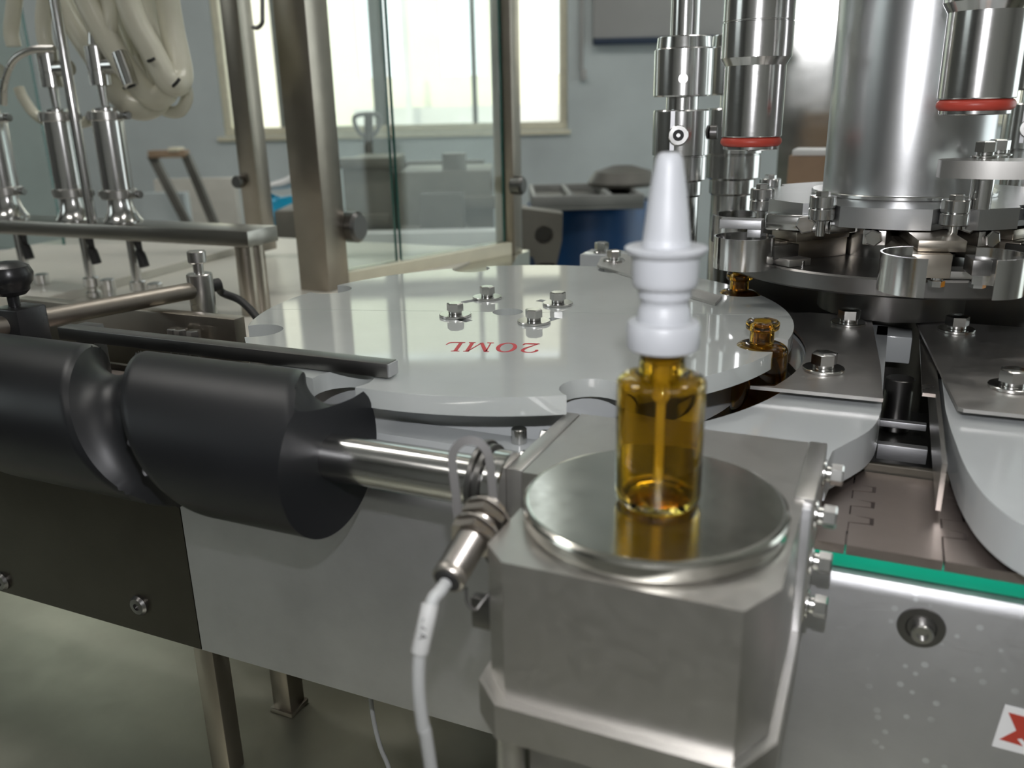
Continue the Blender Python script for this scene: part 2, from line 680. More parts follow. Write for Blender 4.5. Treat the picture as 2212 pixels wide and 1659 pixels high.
def dup(root, newbase, label, frame='M', name=None, rot=None):
    def cp(o, par):
        c = o.copy()
        COL.objects.link(c)
        if par is not None:
            c.parent = par
        for ch in [x for x in bpy.data.objects if x.parent == o]:
            cp(ch, c)
        return c
    r = cp(root, None)
    place(r, newbase, frame)
    if rot is not None:
        r.rotation_euler = (0, 0, TH + rot)
    r['label'] = label
    BASE[r.name] = tuple(newbase)
    return r


def arc(cx, cy, r, a0, a1, n):
    return [(cx + r * math.cos(a0 + (a1 - a0) * i / n), cy + r * math.sin(a0 + (a1 - a0) * i / n)) for i in range(n + 1)]


def rad(a):
    return math.radians(a)


def bolt(parent, c, af=10.0, h=6.0, wr=10.0, axis='z', rot=0.3, wt=1.6, label=None):
    """hex bolt with spring washer (one mesh) and its flat washer (sub-part)"""
    d = {'z': Vector((0, 0, 1)), 'x': Vector((1, 0, 0)), '-x': Vector((-1, 0, 0)), '-y': Vector((0, -1, 0)), 'y': Vector((0, 1, 0))}[axis]
    c = Vector(c)
    g = G()
    g.cyl(c + d * wt, af * .46, 2.4, axis, 24, .4)
    g.hexp(c + d * (wt + 2.2), af, h, axis, rot)
    o = part('hex_bolt', g, BOLTM, parent, label)
    w_ = G()
    w_.ring(c + d * 0.05, af * .25, wr, wt, axis, 32, .35)
    part('washer', w_, BOLTM, o)
    return o


# ================================================================== ROOM (world mm)
YB = 4000
wl = WY(468, 150, YB).x
wr_ = WY(1226, 150, YB).x
sill = WY(850, 287, YB).z
ROOMX0, ROOMX1, ROOMY0, HT = -4200, 3800, -2600, 3500
WTOP = 2090
g = G()
g.box(ROOMX0, ROOMX1, ROOMY0, YB + 150, -100, 0)
struct('floor', g, FLOORP)
g = G()
g.box(ROOMX0, ROOMX1, ROOMY0, YB + 150, HT, HT + 100)
struct('ceiling', g, CEILP)
# second window further left in the back wall, out of the frame but lighting the room like its neighbour
w2l, w2r = -4050, -2620
w3l, w3r = wr_ + 1150, wr_ + 2300
g = G()
for a, b in ((ROOMX0, w2l), (w2r, wl), (wr_, w3l), (w3r, ROOMX1)):
    g.box(a, b, YB, YB + 150, 0, HT)
UL, UR, UZ0, UZ1 = wl, wr_ - 20, 2560, 3300
UR = min(UR, 230)
for a, b in ((w2l, w2r), (wl, wr_), (w3l, w3r)):
    g.box(a, b, YB, YB + 150, 0, sill)
    if a == wl:
        g.box(a, b, YB, YB + 150, WTOP, UZ0)
        g.box(UR, b, YB, YB + 150, UZ0, UZ1)
        g.box(a, b, YB, YB + 150, UZ1, HT)
    else:
        g.box(a, b, YB, YB + 150, WTOP, HT)
struct('wall_back', g, WALLP)
g = G()
LW0, LW1, LZ0, LZ1 = -700, 650, 1500, 2900
g.box(ROOMX0 - 100, ROOMX0, ROOMY0, LW0, 0, HT)
g.box(ROOMX0 - 100, ROOMX0, LW1, YB + 150, 0, HT)
g.box(ROOMX0 - 100, ROOMX0, LW0, LW1, 0, LZ0)
g.box(ROOMX0 - 100, ROOMX0, LW0, LW1, LZ1, HT)
struct('wall_left', g, MATS['dark_wall_paint'])
root = bpy.data.objects.new('window_6', None)
COL.objects.link(root)
root.location = Vector((ROOMX0, (LW0 + LW1) / 2, LZ0)) * .001
BASE[root.name] = (ROOMX0, (LW0 + LW1) / 2, LZ0)
root['kind'] = 'structure'
g = G()
for a, b, c, d in ((LW0, LW1, LZ0, LZ0 + 40), (LW0, LW1, LZ1 - 40, LZ1), (LW0, LW0 + 40, LZ0 + 40, LZ1 - 40), (LW1 - 40, LW1, LZ0 + 40, LZ1 - 40)):
    g.box(ROOMX0 - 80, ROOMX0 - 10, a, b, c, d, 3)
part('frame', g, CREAMP, root)
g = G()
g.box(ROOMX0 - 50, ROOMX0 - 45, LW0 + 40, LW1 - 40, LZ0 + 40, LZ1 - 40)
part('pane', g, WPANE, root)
g = G()
RW0, RW1 = 600, 3500
SL4 = 160
g.box(ROOMX1, ROOMX1 + 100, ROOMY0, RW0, 0, HT)
g.box(ROOMX1, ROOMX1 + 100, RW1, YB + 150, 0, HT)
g.box(ROOMX1, ROOMX1 + 100, RW0, RW1, 0, SL4)
g.box(ROOMX1, ROOMX1 + 100, RW0, RW1, WTOP + 500, HT)
struct('wall_right', g, PANELP)
root = bpy.data.objects.new('window_4', None)  # unseen side window, added and carried low to brighten right-facing steel
COL.objects.link(root)
root.location = Vector((ROOMX1, (RW0 + RW1) / 2, SL4)) * .001
BASE[root.name] = (ROOMX1, (RW0 + RW1) / 2, SL4)
root['kind'] = 'structure'
plastic('mullion_grey', (0.34, 0.37, 0.34), 0.4, 0.05)
g = G()
for a, b, c, d in ((RW0, RW1, SL4, SL4 + 40), (RW0, RW1, WTOP + 460, WTOP + 500), (RW0, RW0 + 40, SL4 + 40, WTOP + 460), (RW1 - 40, RW1, SL4 + 40, WTOP + 460)):
    g.box(ROOMX1 + 10, ROOMX1 + 80, a, b, c, d, 3)
part('frame', g, CREAMP, root)
for a, b in ((RW0 + 40, (RW0 + RW1) / 2 - 30), ((RW0 + RW1) / 2 + 30, RW1 - 40)):
    g = G()
    g.box(ROOMX1 + 44, ROOMX1 + 49, a, b, SL4 + 40, WTOP + 460)
    part('pane', g, WPANE, root)
g = G()
g.box(ROOMX1 + 15, ROOMX1 + 75, (RW0 + RW1) / 2 - 30, (RW0 + RW1) / 2 + 30, SL4 + 40, WTOP + 460, 3)
part('mullion', g, MATS['mullion_grey'], root)
g = G()
g.box(ROOMX0, ROOMX1, ROOMY0 - 100, ROOMY0, 0, HT)
struct('wall_front', g, PANELP)


def window(idx, x0, x1, muls, hang=True):
    root = bpy.data.objects.new('window_%d' % idx, None)
    COL.objects.link(root)
    base = ((x0 + x1) / 2, YB, sill)
    root.location = Vector(base) * .001
    BASE[root.name] = base
    root['kind'] = 'structure'
    g = G()
    fw = 34
    g.box(x0, x1, YB + 10, YB + 90, sill, sill + fw, 4)
    g.box(x0, x1, YB + 10, YB + 90, WTOP - fw, WTOP, 4)
    g.box(x0, x0 + fw, YB + 10, YB + 90, sill + fw, WTOP - fw, 4)
    g.box(x1 - fw, x1, YB + 10, YB + 90, sill + fw, WTOP - fw, 4)
    part('frame', g, CREAMP, root)
    g = G()
    g.box(x0 + fw, x1 - fw, YB + 15, YB + 85, 1650, 1735, 4)
    part('transom', g, MATS['mullion_grey'], root)
    g = G()
    g.box(x0 - 30, x1 + 12, YB - 18, YB + 12, sill - 22, sill - 2, 4)
    part('sill_board', g, CREAMP, root)
    xs = [x0 + fw] + sorted(m for m, _ in muls) + [x1 - fw]
    for m, wd in muls:
        g = G()
        g.box(m - wd / 2, m + wd / 2, YB + 20, YB + 80, sill + fw, WTOP - fw, 3)
        part('mullion', g, MATS['mullion_grey'], root)
    for a, b in zip(xs[:-1], xs[1:]):
        g = G()
        g.box(a, b, YB + 46, YB + 51, sill + fw, WTOP - fw)
        part('pane', g, WPANE, root)
    return root


px_x = lambda u: WY(u, 150, YB).x
window(1, wl, wr_, [(px_x(606), 60), (px_x(816), 62), (px_x(1023), 22), (px_x(1100), 40)])
window(2, w2l, w2r, [(w2l + 560, 60), (w2l + 1130, 60)])
window(3, w3l, w3r, [(w3l + 570, 60)])

root = bpy.data.objects.new('window_5', None)  # unseen upper window, added for a bright reflection in the round lid
COL.objects.link(root)
root.location = Vector(((UL + UR) / 2, YB, UZ0)) * .001
BASE[root.name] = ((UL + UR) / 2, YB, UZ0)
root['kind'] = 'structure'
g = G()
for a, b, c, d in ((UL, UR, UZ0, UZ0 + 40), (UL, UR, UZ1 - 40, UZ1), (UL, UL + 40, UZ0 + 40, UZ1 - 40), (UR - 40, UR, UZ0 + 40, UZ1 - 40)):
    g.box(a, b, YB + 10, YB + 90, c, d, 3)
part('frame', g, CREAMP, root)
g = G()
g.box(UL + 40, UR - 40, YB + 46, YB + 51, UZ0 + 40, UZ1 - 40)
part('pane', g, WPANE, root)

# facade across the yard, sunlit, with a lower wing and openings
g = G()
g.box(-9000, 9000, 11000, 11200, 2600, 4000)
g.box(-9000, 9000, 11000, 11200, -2000, 1500)
for k in range(-9, 10):
    g.box(k * 1000 - 230, k * 1000 + 230, 11000, 11200, 1500, 2600)
fc = solo('facade', g, FACADE, 'pale yellow building facade seen outside behind the window panes', 'building', (0, 11000, 0), 'W')
fc_b = BASE[fc.name]
g = G()
g.box(-1800, 4200, 10600, 11000, -500, 1150)
solo('low_wing', g, FACADEG, 'low greyish outbuilding in the yard outside the window', 'building', (1200, 10800, -500), 'W')
for k, (a, b) in enumerate(((-1150, 60), (620, 60), (2100, 60))):
    g = G()
    g.box(a, a + 70, 10300, 10370, -2000, 2500)
    solo('yard_pole', g, FACADEG, ['leftmost', 'middle', 'rightmost'][k] + ' of the three slim poles in the yard outside the window', 'pole', (a, 10300, -2000), 'W', 'poles in the yard')
g = G()
g.box(-14000, 14000, 4300, 12000, -2100, -2000)
struct('floor_yard', g, FACADEG)

# added ceiling lamps, unseen above the frame, to brighten the hall
for i, (x, y) in enumerate(((-1500, -700), (900, -700), (-1500, 1500), (900, 1500))):
    lt = thing('added_ceiling_lamp', ['left front', 'right front', 'left rear', 'right rear'][i] + ' ceiling lamp added to brighten the hall, unseen above the frame', 'lamp', (x, y, HT), 'W', 'added ceiling lamps')
    g = G()
    g.box(x - 640, x + 640, y - 170, y + 170, HT - 70, HT, 5)
    part('housing', g, CREAMP, lt)
    g = G()
    g.box(x - 600, x + 600, y - 140, y + 140, HT - 76, HT - 70)
    part('diffuser', g, LAMPD if y > 0 else LAMPF, lt)

# wall fittings in the back: notice board with navy edge, conduit
nb = thing('notice_board', 'greenish wall board with dark navy lower edge on the back wall', 'board', (WY(1400, 60, YB).x, YB - 20, WY(1400, 60, YB).z), 'W')
a, b = WY(1280, 92, YB - 20), WY(1560, 60, YB - 20)
g = G()
g.box(a.x, b.x, YB - 32, YB - 12, a.z, a.z + 900, 3)
part('panel', g, PANELP, nb)
g = G()
g.box(a.x, b.x, YB - 44, YB - 32, a.z - 12, a.z + 16, 2)
part('lower_edge', g, BLUEBAR, nb)
cdz = WY(1256, 150, YB - 10)
g = G()
g.box(cdz.x - 9, cdz.x + 9, YB - 18, YB, cdz.z, HT, 2)
g.box(cdz.x - 4, cdz.x + 22, YB - 26, YB, cdz.z - 45, cdz.z, 3)
solo('conduit', g, PANELP, 'thin grey conduit ending in a small switch right of the window', 'conduit', (cdz.x, YB, cdz.z), 'W')

# ================================================================== MACHINE
ZD = 702.0      # lower deck
ZR = 908.0      # raised rear deck
g = G()
g.box(-1500, 900, -320, 318, ZD - 30, ZD, 2)
dk = solo('machine_deck', g, DECKM, 'lower greenish stainless machine deck beneath the conveyor', 'deck', (-300, 0, ZD - 30))
g = G()
_cp = PZ(1112, 549, ZR)
g.prism([(-1280, 320), (820, 320), (820, 1000), (-60, 1000), (-60, 500), (-330, 500), (_cp[0] + 8, _cp[1] - 4), (_cp[0] + 8, _cp[1] + 44), (-1280, _cp[1] + 44)], ZD - 30, ZR)
solo('rear_cabinet', g, DECKR, 'raised stainless cabinet top behind the conveyor that carries starwheel and filler', 'cabinet', (-300, 560, ZD - 30))
# machine stand below
g = G()
for x in (-1400, 760):
    for y in (-280, 880):
        g.box(x, x + 60, y, y + 60, 0, ZD - 30)
solo('machine_stand', g, POSTM, 'square stainless stand legs under the machine deck', 'stand', (-300, 300, 0))

# ---- conveyor
cv = thing('conveyor', 'stainless slat chain conveyor with green wear strip running past the starwheel', 'conveyor', (-150, 110, ZD))
YP = 68.0


def plate_profile(x0, x1, m, nm, lab, z0=808.0):
    g = G()
    pts = [(YP, z0), (YP, 939), (YP + .8, 942), (YP + 2.5, 944.8), (YP + 5, 946), (YP + 9, 946), (YP + 9, 943), (YP + 5, 942.5), (YP + 3.2, 940), (YP + 3, z0)]
    # axis x: local (x,y,z)->(z,x,y): prism poly (y,z) extruded along X
    g.prism(pts, x0, x1, axis='x')
    return part(nm, g, m, cv, lab)


plate_profile(-312.6, 470, PLATE, 'front_plate', 'bright brushed stainless front plate')
plate_profile(-760, -313.4, PLATED, 'front_plate', 'darker brownish front plate on the left')
g = G()
g.box(-760, 470, YP + 4, YP + 11, 947, 954.5, .5)
part('wear_strip', g, GREENP, cv, 'green plastic wear strip')
g = G()
g.box(-760, 470, 158, 162, 808, 962, .5)
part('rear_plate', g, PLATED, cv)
g = G()
g.box(-760, 470, YP + 14, 156, 940, 952.5)
part('slide_bed', g, DARKM, cv)
# chain links with interlocking knuckles
CY0, CY1 = 71.5, 156.0


def link_outline():
    p = 38.1
    gp = .35
    y0, y1 = CY0, CY1
    k = [y0 + 22, y0 + 31, y0 + 40, y0 + 49, y0 + 58, y0 + 67]
    left = [(gp, y0)]
    xo = 9.0
    s = 0
    left.append((gp, k[0]))
    for i in range(len(k)):
        if i % 2 == 0:
            left += [(gp - 0, k[i] + .4), (xo + 1.0 + gp, k[i] + 1.2)]
        else:
            left += [(xo + 1.0 + gp, k[i] - .8), (gp, k[i] - .4)]
    left.append((gp, y1))
    right = [(p - gp, y1)]
    for i in reversed(range(len(k))):
        if i % 2 == 1:
            right += [(p - gp, k[i]), (p + xo - gp, k[i] - 1.6)]
        else:
            right += [(p + xo - gp, k[i] + 2.0), (p - gp, k[i] + .8)]
    right.append((p - gp, y0))
    return left + right


lo = link_outline()
g = G()
X0 = -735.0
g.prism([(x + X0, y) for x, y in lo], 953.6, 958)
l0 = part('chain_link', g, CHAINM, cv)
for i in range(1, 31):
    c = l0.copy()
    COL.objects.link(c)
    c.parent = cv
    c.location = (i * 38.1 * .001, 0, 0)
# legs
for nm, y0, z0 in (('leg', 70.2, ZD), ('leg', 140, ZD)):
    g = G()
    g.box(-326, -309.5, y0 + (2.5 if y0 < 100 else 0), y0 + 17, z0 + .2, 806 if y0 < 100 else 950, 1)
    if y0 > 100:
        g.box(-328, -307.5, y0 - 2, y0 + 19, z0 + .2, z0 + 4, .6)
    part('leg', g, POSTM, cv)
for y0 in (72, 140):
    g = G()
    g.box(250, 266, y0, y0 + 16, ZD + .2, 900, 1)
    part('leg', g, POSTM, cv)
# recessed socket screw with its countersunk washer, front plate right
q = (98, 927.5)
g = G()
g.lathe((q[0], YP - .1, q[1]), [(9.5, 0), (9.2, .8), (6.2, .9), (5.4, .2), (0, .2)], 32, '-y')
part('countersink', g, DARKM, cv)
g = G()
g.lathe((q[0] + .6, YP - .2, q[1] - 1.6), [(4.4, 0), (4.4, 3.0), (3.9, 3.6), (2.4, 3.6), (2.4, 1.8), (0, 1.8)], 28, '-y')
part('socket_screw', g, BOLTM, cv)
for (x, z) in ((-362, 830), (-498, 818), (-230, 818)):
    if x > -300:
        continue
    g = G()
    g.lathe((x, YP, z), [(7, 0), (7, 1.5), (5.5, 3.4), (2.5, 3.6), (2.5, 1.6), (0, 1.6)], 28, '-y')
    part('button_screw', g, DARKM, cv)

# sticker on the front plate
st = thing('sticker', 'white sticker with a red cut diamond mark on the conveyor front plate', 'sticker', (153, YP, 885))
RS = lambda pts: [(x, z) for x, z in pts]
g = G()
g.prism([(131.0, 877.5), (178, 876.0), (178.4, 897.0), (133.0, 899.0)], -.05, .25, axis='-y', off=(0, YP, 0))
# axis -y maps local (x,y,z)->(x,-z,y)
part('film', g, PAPER, st)
RED = [[(135.2, 895.6), (146, 895.2), (146, 887.2), (139.5, 888.6)], [(133.6, 881.8), (139.5, 887.4), (146, 886.2), (146, 880.8)]]
for pl in ([(134.6, 895.8), (155, 894.6), (152.5, 889.5), (145.5, 891.8), (143.2, 890.8), (144.6, 887.9), (150, 885.9), (154, 881.6), (147.6, 880.9), (148.2, 883.0), (143.0, 882.8), (141.0, 884.6), (139.5, 884.0), (142, 881.0), (133.2, 881.8), (138.6, 887.9)],):
    g = G()
    g.prism(pl, .2, .4, axis='-y', off=(0, YP, 0))
    part('red_mark', g, REDP, st, 'red pointed mark')

# ---- gearbox block with round lid
gb = thing('gearbox', 'faceted ground steel gearbox block with a round lid under the spray bottle', 'gearbox', (0, 0, ZD))
g = G()
fp = [(-41, -50), (40, -50), (49, -33), (49, 36), (45, 36), (45, 60), (-64, 60), (-64, 22), (-51, 22), (-51, -40)]
g.prism(fp, 936, 992)
g.box(-64, 45, 60.02, 99, 966, 992)
part('housing', g, BLOCKM, gb)
g = G()
fl = [(-43.5, -54), (42, -54), (52, -36), (52, 40), (-60, 40), (-55, -43)]
g.prism(fl, 921, 935.8)
g.prism([(-43, -53.4), (41.6, -53.4), (51.5, -35.8), (51.5, 40), (-59, 40), (-54, -42.6)], 935.8, 936.3)
part('base_flange', g, BLOCKM, gb)
g = G()
g.box(-38, 42, -38, 38, ZD + .2, 921, 2)
g.cyl((-44, -40, ZD + .2), 5.5, 921 - ZD, 'z', 24)
part('pedestal', g, BLOCKM, gb)
g = G()
g.lathe((-2, 2, 992), [(47.4, 0), (47.4, .9), (48.8, 1.4), (49.2, 2.2), (49.2, 6.0), (48.6, 7.2), (47.4, 7.9), (46.6, 8.0), (44, 8.0), (0, 8.0)], 160)
part('round_lid', g, LIDM, gb, ang=.12)
g = G()
g.box(45.3, 52.8, 36, 98, 938, 993.2, .5)
part('side_plate', g, BLOCKM, gb)
g = G()
g.box(46.2, 52.2, 31.5, 36.2, 936, 991.0, .7)
part('side_bar', g, PLATE, gb, 'bright cast end strip on the right side plate')
g = G()
g.box(-71.5, -64.2, 22, 97, 946, 992.8, .5)
part('side_plate', g, BLOCKM, gb)
for (y, z) in ((80, 986), (44, 983), (44, 962.5), (44, 942.5)):
    bolt(gb, (52.8, y, z), 8.0, 5.0, 6.0, 'x', .2, 1.2)
for (y, z) in ((78, 987), (52, 986), (24, 989)):
    bolt(gb, (-71.5, y + 4, z - 3), 6.5, 4.5, 4.6, '-x', .2, 1.0)

# ---- nasal spray bottle on the lid
sb = thing('spray_bottle', 'amber glass bottle with tall white nasal spray pump standing on the round lid', 'bottle', (0, 0, 1000.05))


def glass_profile(h, r, neck_r, lip_r, lip, sh0):
    z = 0
    out = [(0, 1.2), (r * .62, .9), (r * .80, 0.0), (r * .90, .3), (r * .97, 1.6), (r, 4.2), (r, sh0)]
    for i in range(1, 9):
        a = PI / 2 * i / 8
        out.append((neck_r + (r - neck_r) * math.cos(a) ** .85, sh0 + (h - 13 - sh0) * math.sin(a)))
    out += [(neck_r, h - 6.0), (lip_r - .6, h - 5.0), (lip_r, h - 4.2), (lip_r, h - 1.0), (lip_r - 1.0, h)]
    inner = [(neck_r - 2.2, h), (neck_r - 2.2, h - 12), (neck_r - 1.5, h - 13.5)]
    for i in reversed(range(1, 8)):
        a = PI / 2 * i / 8
        inner.append((neck_r - 1.5 + (r - neck_r) * math.cos(a) ** .85, sh0 - .8 + (h - 13.5 - sh0) * math.sin(a)))
    inner += [(r - 1.5, sh0 - 1), (r - 1.5, 6.0), (r * .86, 3.6), (r * .70, 2.9), (0, 3.4)]
    return out + inner


BZ = 1000.05
g = G()
g.lathe((0, 0, BZ), glass_profile(62, 15.7, 8.2, 9.6, 4, 46), 72)
part('glass_body', g, AMBER, sb, 'transparent amber glass', ang=.8)
g = G()
g.lathe((0, 0, BZ), [(10.0, 58.0), (11.4, 58.0), (12.4, 58.8), (12.6, 60), (12.7, 66.6), (12.0, 67.9), (9.4, 68.4), (9.2, 69.5), (8.9, 72.6), (8.3, 73.5), (8.1, 75.2), (8.4, 76.0), (9.0, 76.6), (9.1, 78.4), (9.0, 79.4),
                        (10.4, 80.2), (11.0, 81.2), (11.2, 82.8), (11.4, 90.6), (12.6, 91.3), (13.7, 92.4), (13.9, 93.5), (13.2, 94.0), (8.4, 93.8), (0, 93.8)], 64)
part('pump_collar', g, WHITEP, sb, 'stepped white pump collar with finger flange', ang=.7)
g = G()
g.lathe((0, 0, BZ), [(8.3, 93.8), (8.3, 95.4), (8.0, 95.8), (7.9, 97.0), (6.9, 106), (6.8, 106.4), (6.2, 112), (5.0, 119.0), (4.4, 122.4), (3.5, 124.0), (2.4, 124.5), (1.2, 124.5), (.9, 124.0), (0, 124.0)], 56)
part('nozzle', g, WHITEP, sb, 'white conical nasal nozzle', ang=.7)
g = G()
g.lathe((0, 0, BZ), [(0, 7.5), (1.7, 7.5), (1.7, 38), (3.0, 40), (3.0, 54), (5.8, 55), (5.8, 62), (0, 62)], 28)
part('dip_tube', g, TUBEP, sb)

# ---- feed screw (infeed worm)
SX1, SYC, SZC, SR = -166.0, 28.0, 981.5, 39.8
fs = thing('feed_screw', 'black plastic infeed screw with a deep helical pocket and polished shaft', 'feed screw', (-300, SYC, SZC))
PITCHS, XC0, RHO = 140.0, -303.0, 17.5


def screw_r(x, phi):
    dx = (x - (XC0 + PITCHS * phi / (2 * PI))) % PITCHS
    if dx > PITCHS / 2:
        dx -= PITCHS
    ax = abs(dx)
    if ax < RHO:
        r = SR + 2.5 - math.sqrt(RHO * RHO - ax * ax)
        return min(SR, r)
    # rounded crest edge
    return SR - max(0.0, 1.2 * (1 - (ax - RHO) / 3.5)) if ax < RHO + 3.5 else SR


XS0 = -640.0
NPH = 144
ds = [RHO * t / 12 for t in range(-12, 13)] + [RHO + t for t in (.6, 1.4, 2.4, 3.5, 6, 14)]
ds += [PITCHS / 2] + [PITCHS - RHO - t for t in (14, 6, 3.5, 2.4, 1.4, .6)]
ds = sorted(set(round(d, 5) for d in ds))
NS = len(ds)
K0, K1 = -4, 3                       # pitches covered by the sheared helical grid
bm = bmesh.new()
grid = {}
for kp in range(K0, K1 + 1):
    for i, d in enumerate(ds):
        for k in range(NPH):
            phi = 2 * PI * k / NPH
            x = XC0 + PITCHS * kp + d + PITCHS * phi / (2 * PI)
            r = screw_r(x, phi)
            grid[(kp * NS + i, k)] = bm.verts.new((x, SYC - r * math.sin(phi), SZC + r * math.cos(phi)))
for (gi, k) in list(grid):
    k2, g2 = (k + 1, gi) if k + 1 < NPH else (0, gi + NS)
    q = [(gi, k), (gi + 1, k), (g2 + 1, k2), (g2, k2)]
    if all(z in grid for z in q):
        bm.faces.new([grid[z] for z in q])
for co, no in (((SX1, 0, 0), (1, 0, 0)), ((XS0, 0, 0), (-1, 0, 0))):
    r_ = bmesh.ops.bisect_plane(bm, geom=bm.verts[:] + bm.edges[:] + bm.faces[:], plane_co=co, plane_no=no, clear_outer=True)
    ed = [e for e in r_['geom_cut'] if isinstance(e, bmesh.types.BMEdge)]
    bmesh.ops.edgeloop_fill(bm, edges=ed)
loose = [v for v in bm.verts if not v.link_faces]
bmesh.ops.delete(bm, geom=loose, context='VERTS')
g = G()
g.frombm(bm)
part('worm', g, BLACKP, fs, ang=.6)
g = G()
g.cyl((SX1 - 4, SYC, SZC), 11.3, -84 - SX1 + 4, 'x', 48, .8)
part('shaft', g, STEELV, fs)
g = G()
g.ring((-86, SYC, SZC), 11.0, 19.0, 2.6, 'x', 48, .4)
g.ring((-83.4, SYC, SZC), 10, 17.5, 3.0, 'x', 48, .3)
part('retaining_ring', g, DARKM, fs)
g = G()
g.cyl((-80.4, SYC, SZC), 15.5, 8.9, 'x', 48, .6)
part('bearing_collar', g, STEELV, fs)

# ---- starwheel
SXc, SYc, SRr, SZ0, SZ1 = -162.0, 247.0, 182.0, 994.0, 1004.0
sw = thing('starwheel', 'large scratched white plastic starwheel in two halves lettered 20ML', 'starwheel', (SXc, SYc, SZ0))
PA = [-54.5, -9.5, 40.0, 84, 127, 172, 216, 261]
SEAM = 15.7
RPC, RPK = 174.5, 16.6


def rim(a0, a1):
    """rim polyline from angle a0 to a1 (deg) with the pockets cut in"""
    pts = []
    # half angle at which the pocket circle meets the rim
    best = None
    ca = (RPC ** 2 + SRr ** 2 - RPK ** 2) / (2 * RPC * SRr)
    ha = math.degrees(math.acos(ca))
    pk = sorted([(p + 360 * k) for p in PA for k in (-1, 0, 1, 2) if a0 < p + 360 * k < a1])
    a = a0
    for p in pk:
        n = max(2, int((p - ha - a) / 2.2))
        for i in range(n):
            t = rad(a + (p - ha - a) * i / n)
            pts.append((SXc + SRr * math.cos(t), SYc + SRr * math.sin(t)))
        cx, cy = SXc + RPC * math.cos(rad(p)), SYc + RPC * math.sin(rad(p))
        s0 = (SXc + SRr * math.cos(rad(p - ha)), SYc + SRr * math.sin(rad(p - ha)))
        s1 = (SXc + SRr * math.cos(rad(p + ha)), SYc + SRr * math.sin(rad(p + ha)))
        b0 = math.atan2(s0[1] - cy, s0[0] - cx)
        b1 = math.atan2(s1[1] - cy, s1[0] - cx)
        while b1 > b0:
            b1 -= 2 * PI
        for i in range(15):
            b = b0 + (b1 - b0) * i / 14
            pts.append((cx + RPK * math.cos(b), cy + RPK * math.sin(b)))
        a = p + ha + .01
    n = max(2, int((a1 - a) / 2.2))
    for i in range(n + 1):
        t = rad(a + (a1 - a) * i / n)
        pts.append((SXc + SRr * math.cos(t), SYc + SRr * math.sin(t)))
    return pts


BXY = [(-198, 222), (-140, 222), (-144, 277), (-201, 280)]
HCX, HCY = -170.0, 248.0


def slot(bx, by, da0, da1):
    r = math.hypot(bx - HCX, by - HCY)
    a = math.atan2(by - HCY, bx - HCX)
    hw = 3.4
    o = arc(HCX, HCY, r + hw, a + da0, a + da1, 8)
    i = arc(HCX, HCY, r - hw, a + da1, a + da0, 8)
    return o + i


SLOTS = [slot(BXY[0][0], BXY[0][1], -.12, .50), slot(BXY[1][0], BXY[1][1], -.12, .50), slot(BXY[2][0], BXY[2][1], -.12, .55), slot(BXY[3][0], BXY[3][1], -.12, .50)]
for k in range(2):
    a0 = SEAM + 180 * k + .05
    poly = rim(a0, SEAM + 180 * (k + 1) - .05)
    sdir = Vector((math.cos(rad(SEAM)), math.sin(rad(SEAM))))
    nrm = Vector((-sdir.y, sdir.x)) * (1 if k == 0 else -1)
    # seam with the half round centre bore
    hc = Vector((HCX, HCY))
    off = (hc - Vector((SXc, SYc))).dot(Vector((-sdir.y, sdir.x)))
    hc = hc - Vector((-sdir.y, sdir.x)) * off
    back = []
    aS = math.atan2(-sdir.y, -sdir.x) if k == 0 else math.atan2(sdir.y, sdir.x)
    for i in range(13):
        a = aS - PI * i / 12
        p = hc + Vector((math.cos(a), math.sin(a))) * 10.5 + nrm * .22
        back.append((p.x, p.y))
    poly = [(x + nrm.x * .22, y + nrm.y * .22) for x, y in poly]
    g = G()
    hl = [s for s in SLOTS if (Vector((sum(p[0] for p in s) / len(s), sum(p[1] for p in s) / len(s))) - hc).dot(nrm) > 0]
    g.prism(poly + back, SZ0, SZ1, holes=hl)
    part('half_disc', g, HDPE, sw)
g = G()
g.cyl((HCX, HCY, ZD + .2), 46, 962 - ZD, 'z', 48)
part('hub', g, HDPEW, sw)
g = G()
g.cyl((SXc, SYc, 962.2), 154, SZ0 - 962.4, 'z', 128, .6)
part('lower_drum', g, HDPEW, sw, 'plain lower drum of the wheel')
for i, (x, y) in enumerate(BXY):
    bolt(sw, (x, y, SZ1), 10.0, 5.4, 11.0, 'z', (.25, .1, .42, .2)[i], 1.8)

# engraved 20ML, red, read from the far side
_t0, _t1 = Vector(PZ(1168, 742, 1004)), Vector(PZ(957, 739, 1004))
E1 = (_t1 - _t0).normalized()
E2 = Vector((-E1.y, E1.x))
LH = 20.0
ORG = _t0
TK = (_t1 - _t0).length / (LH * 2.76)


def ribbon(pts, wid):
    L, Rr = [], []
    for i, p in enumerate(pts):
        p = Vector(p)
        a = Vector(pts[max(i - 1, 0)])
        b = Vector(pts[min(i + 1, len(pts) - 1)])
        t = (b - a).normalized()
        n = Vector((-t.y, t.x))
        wv = wid[i] / 2
        L.append(p + n * wv)
        Rr.append(p - n * wv)
    return [L[i:i + 2] + Rr[i:i + 2][::-1] for i in range(len(L) - 1)]


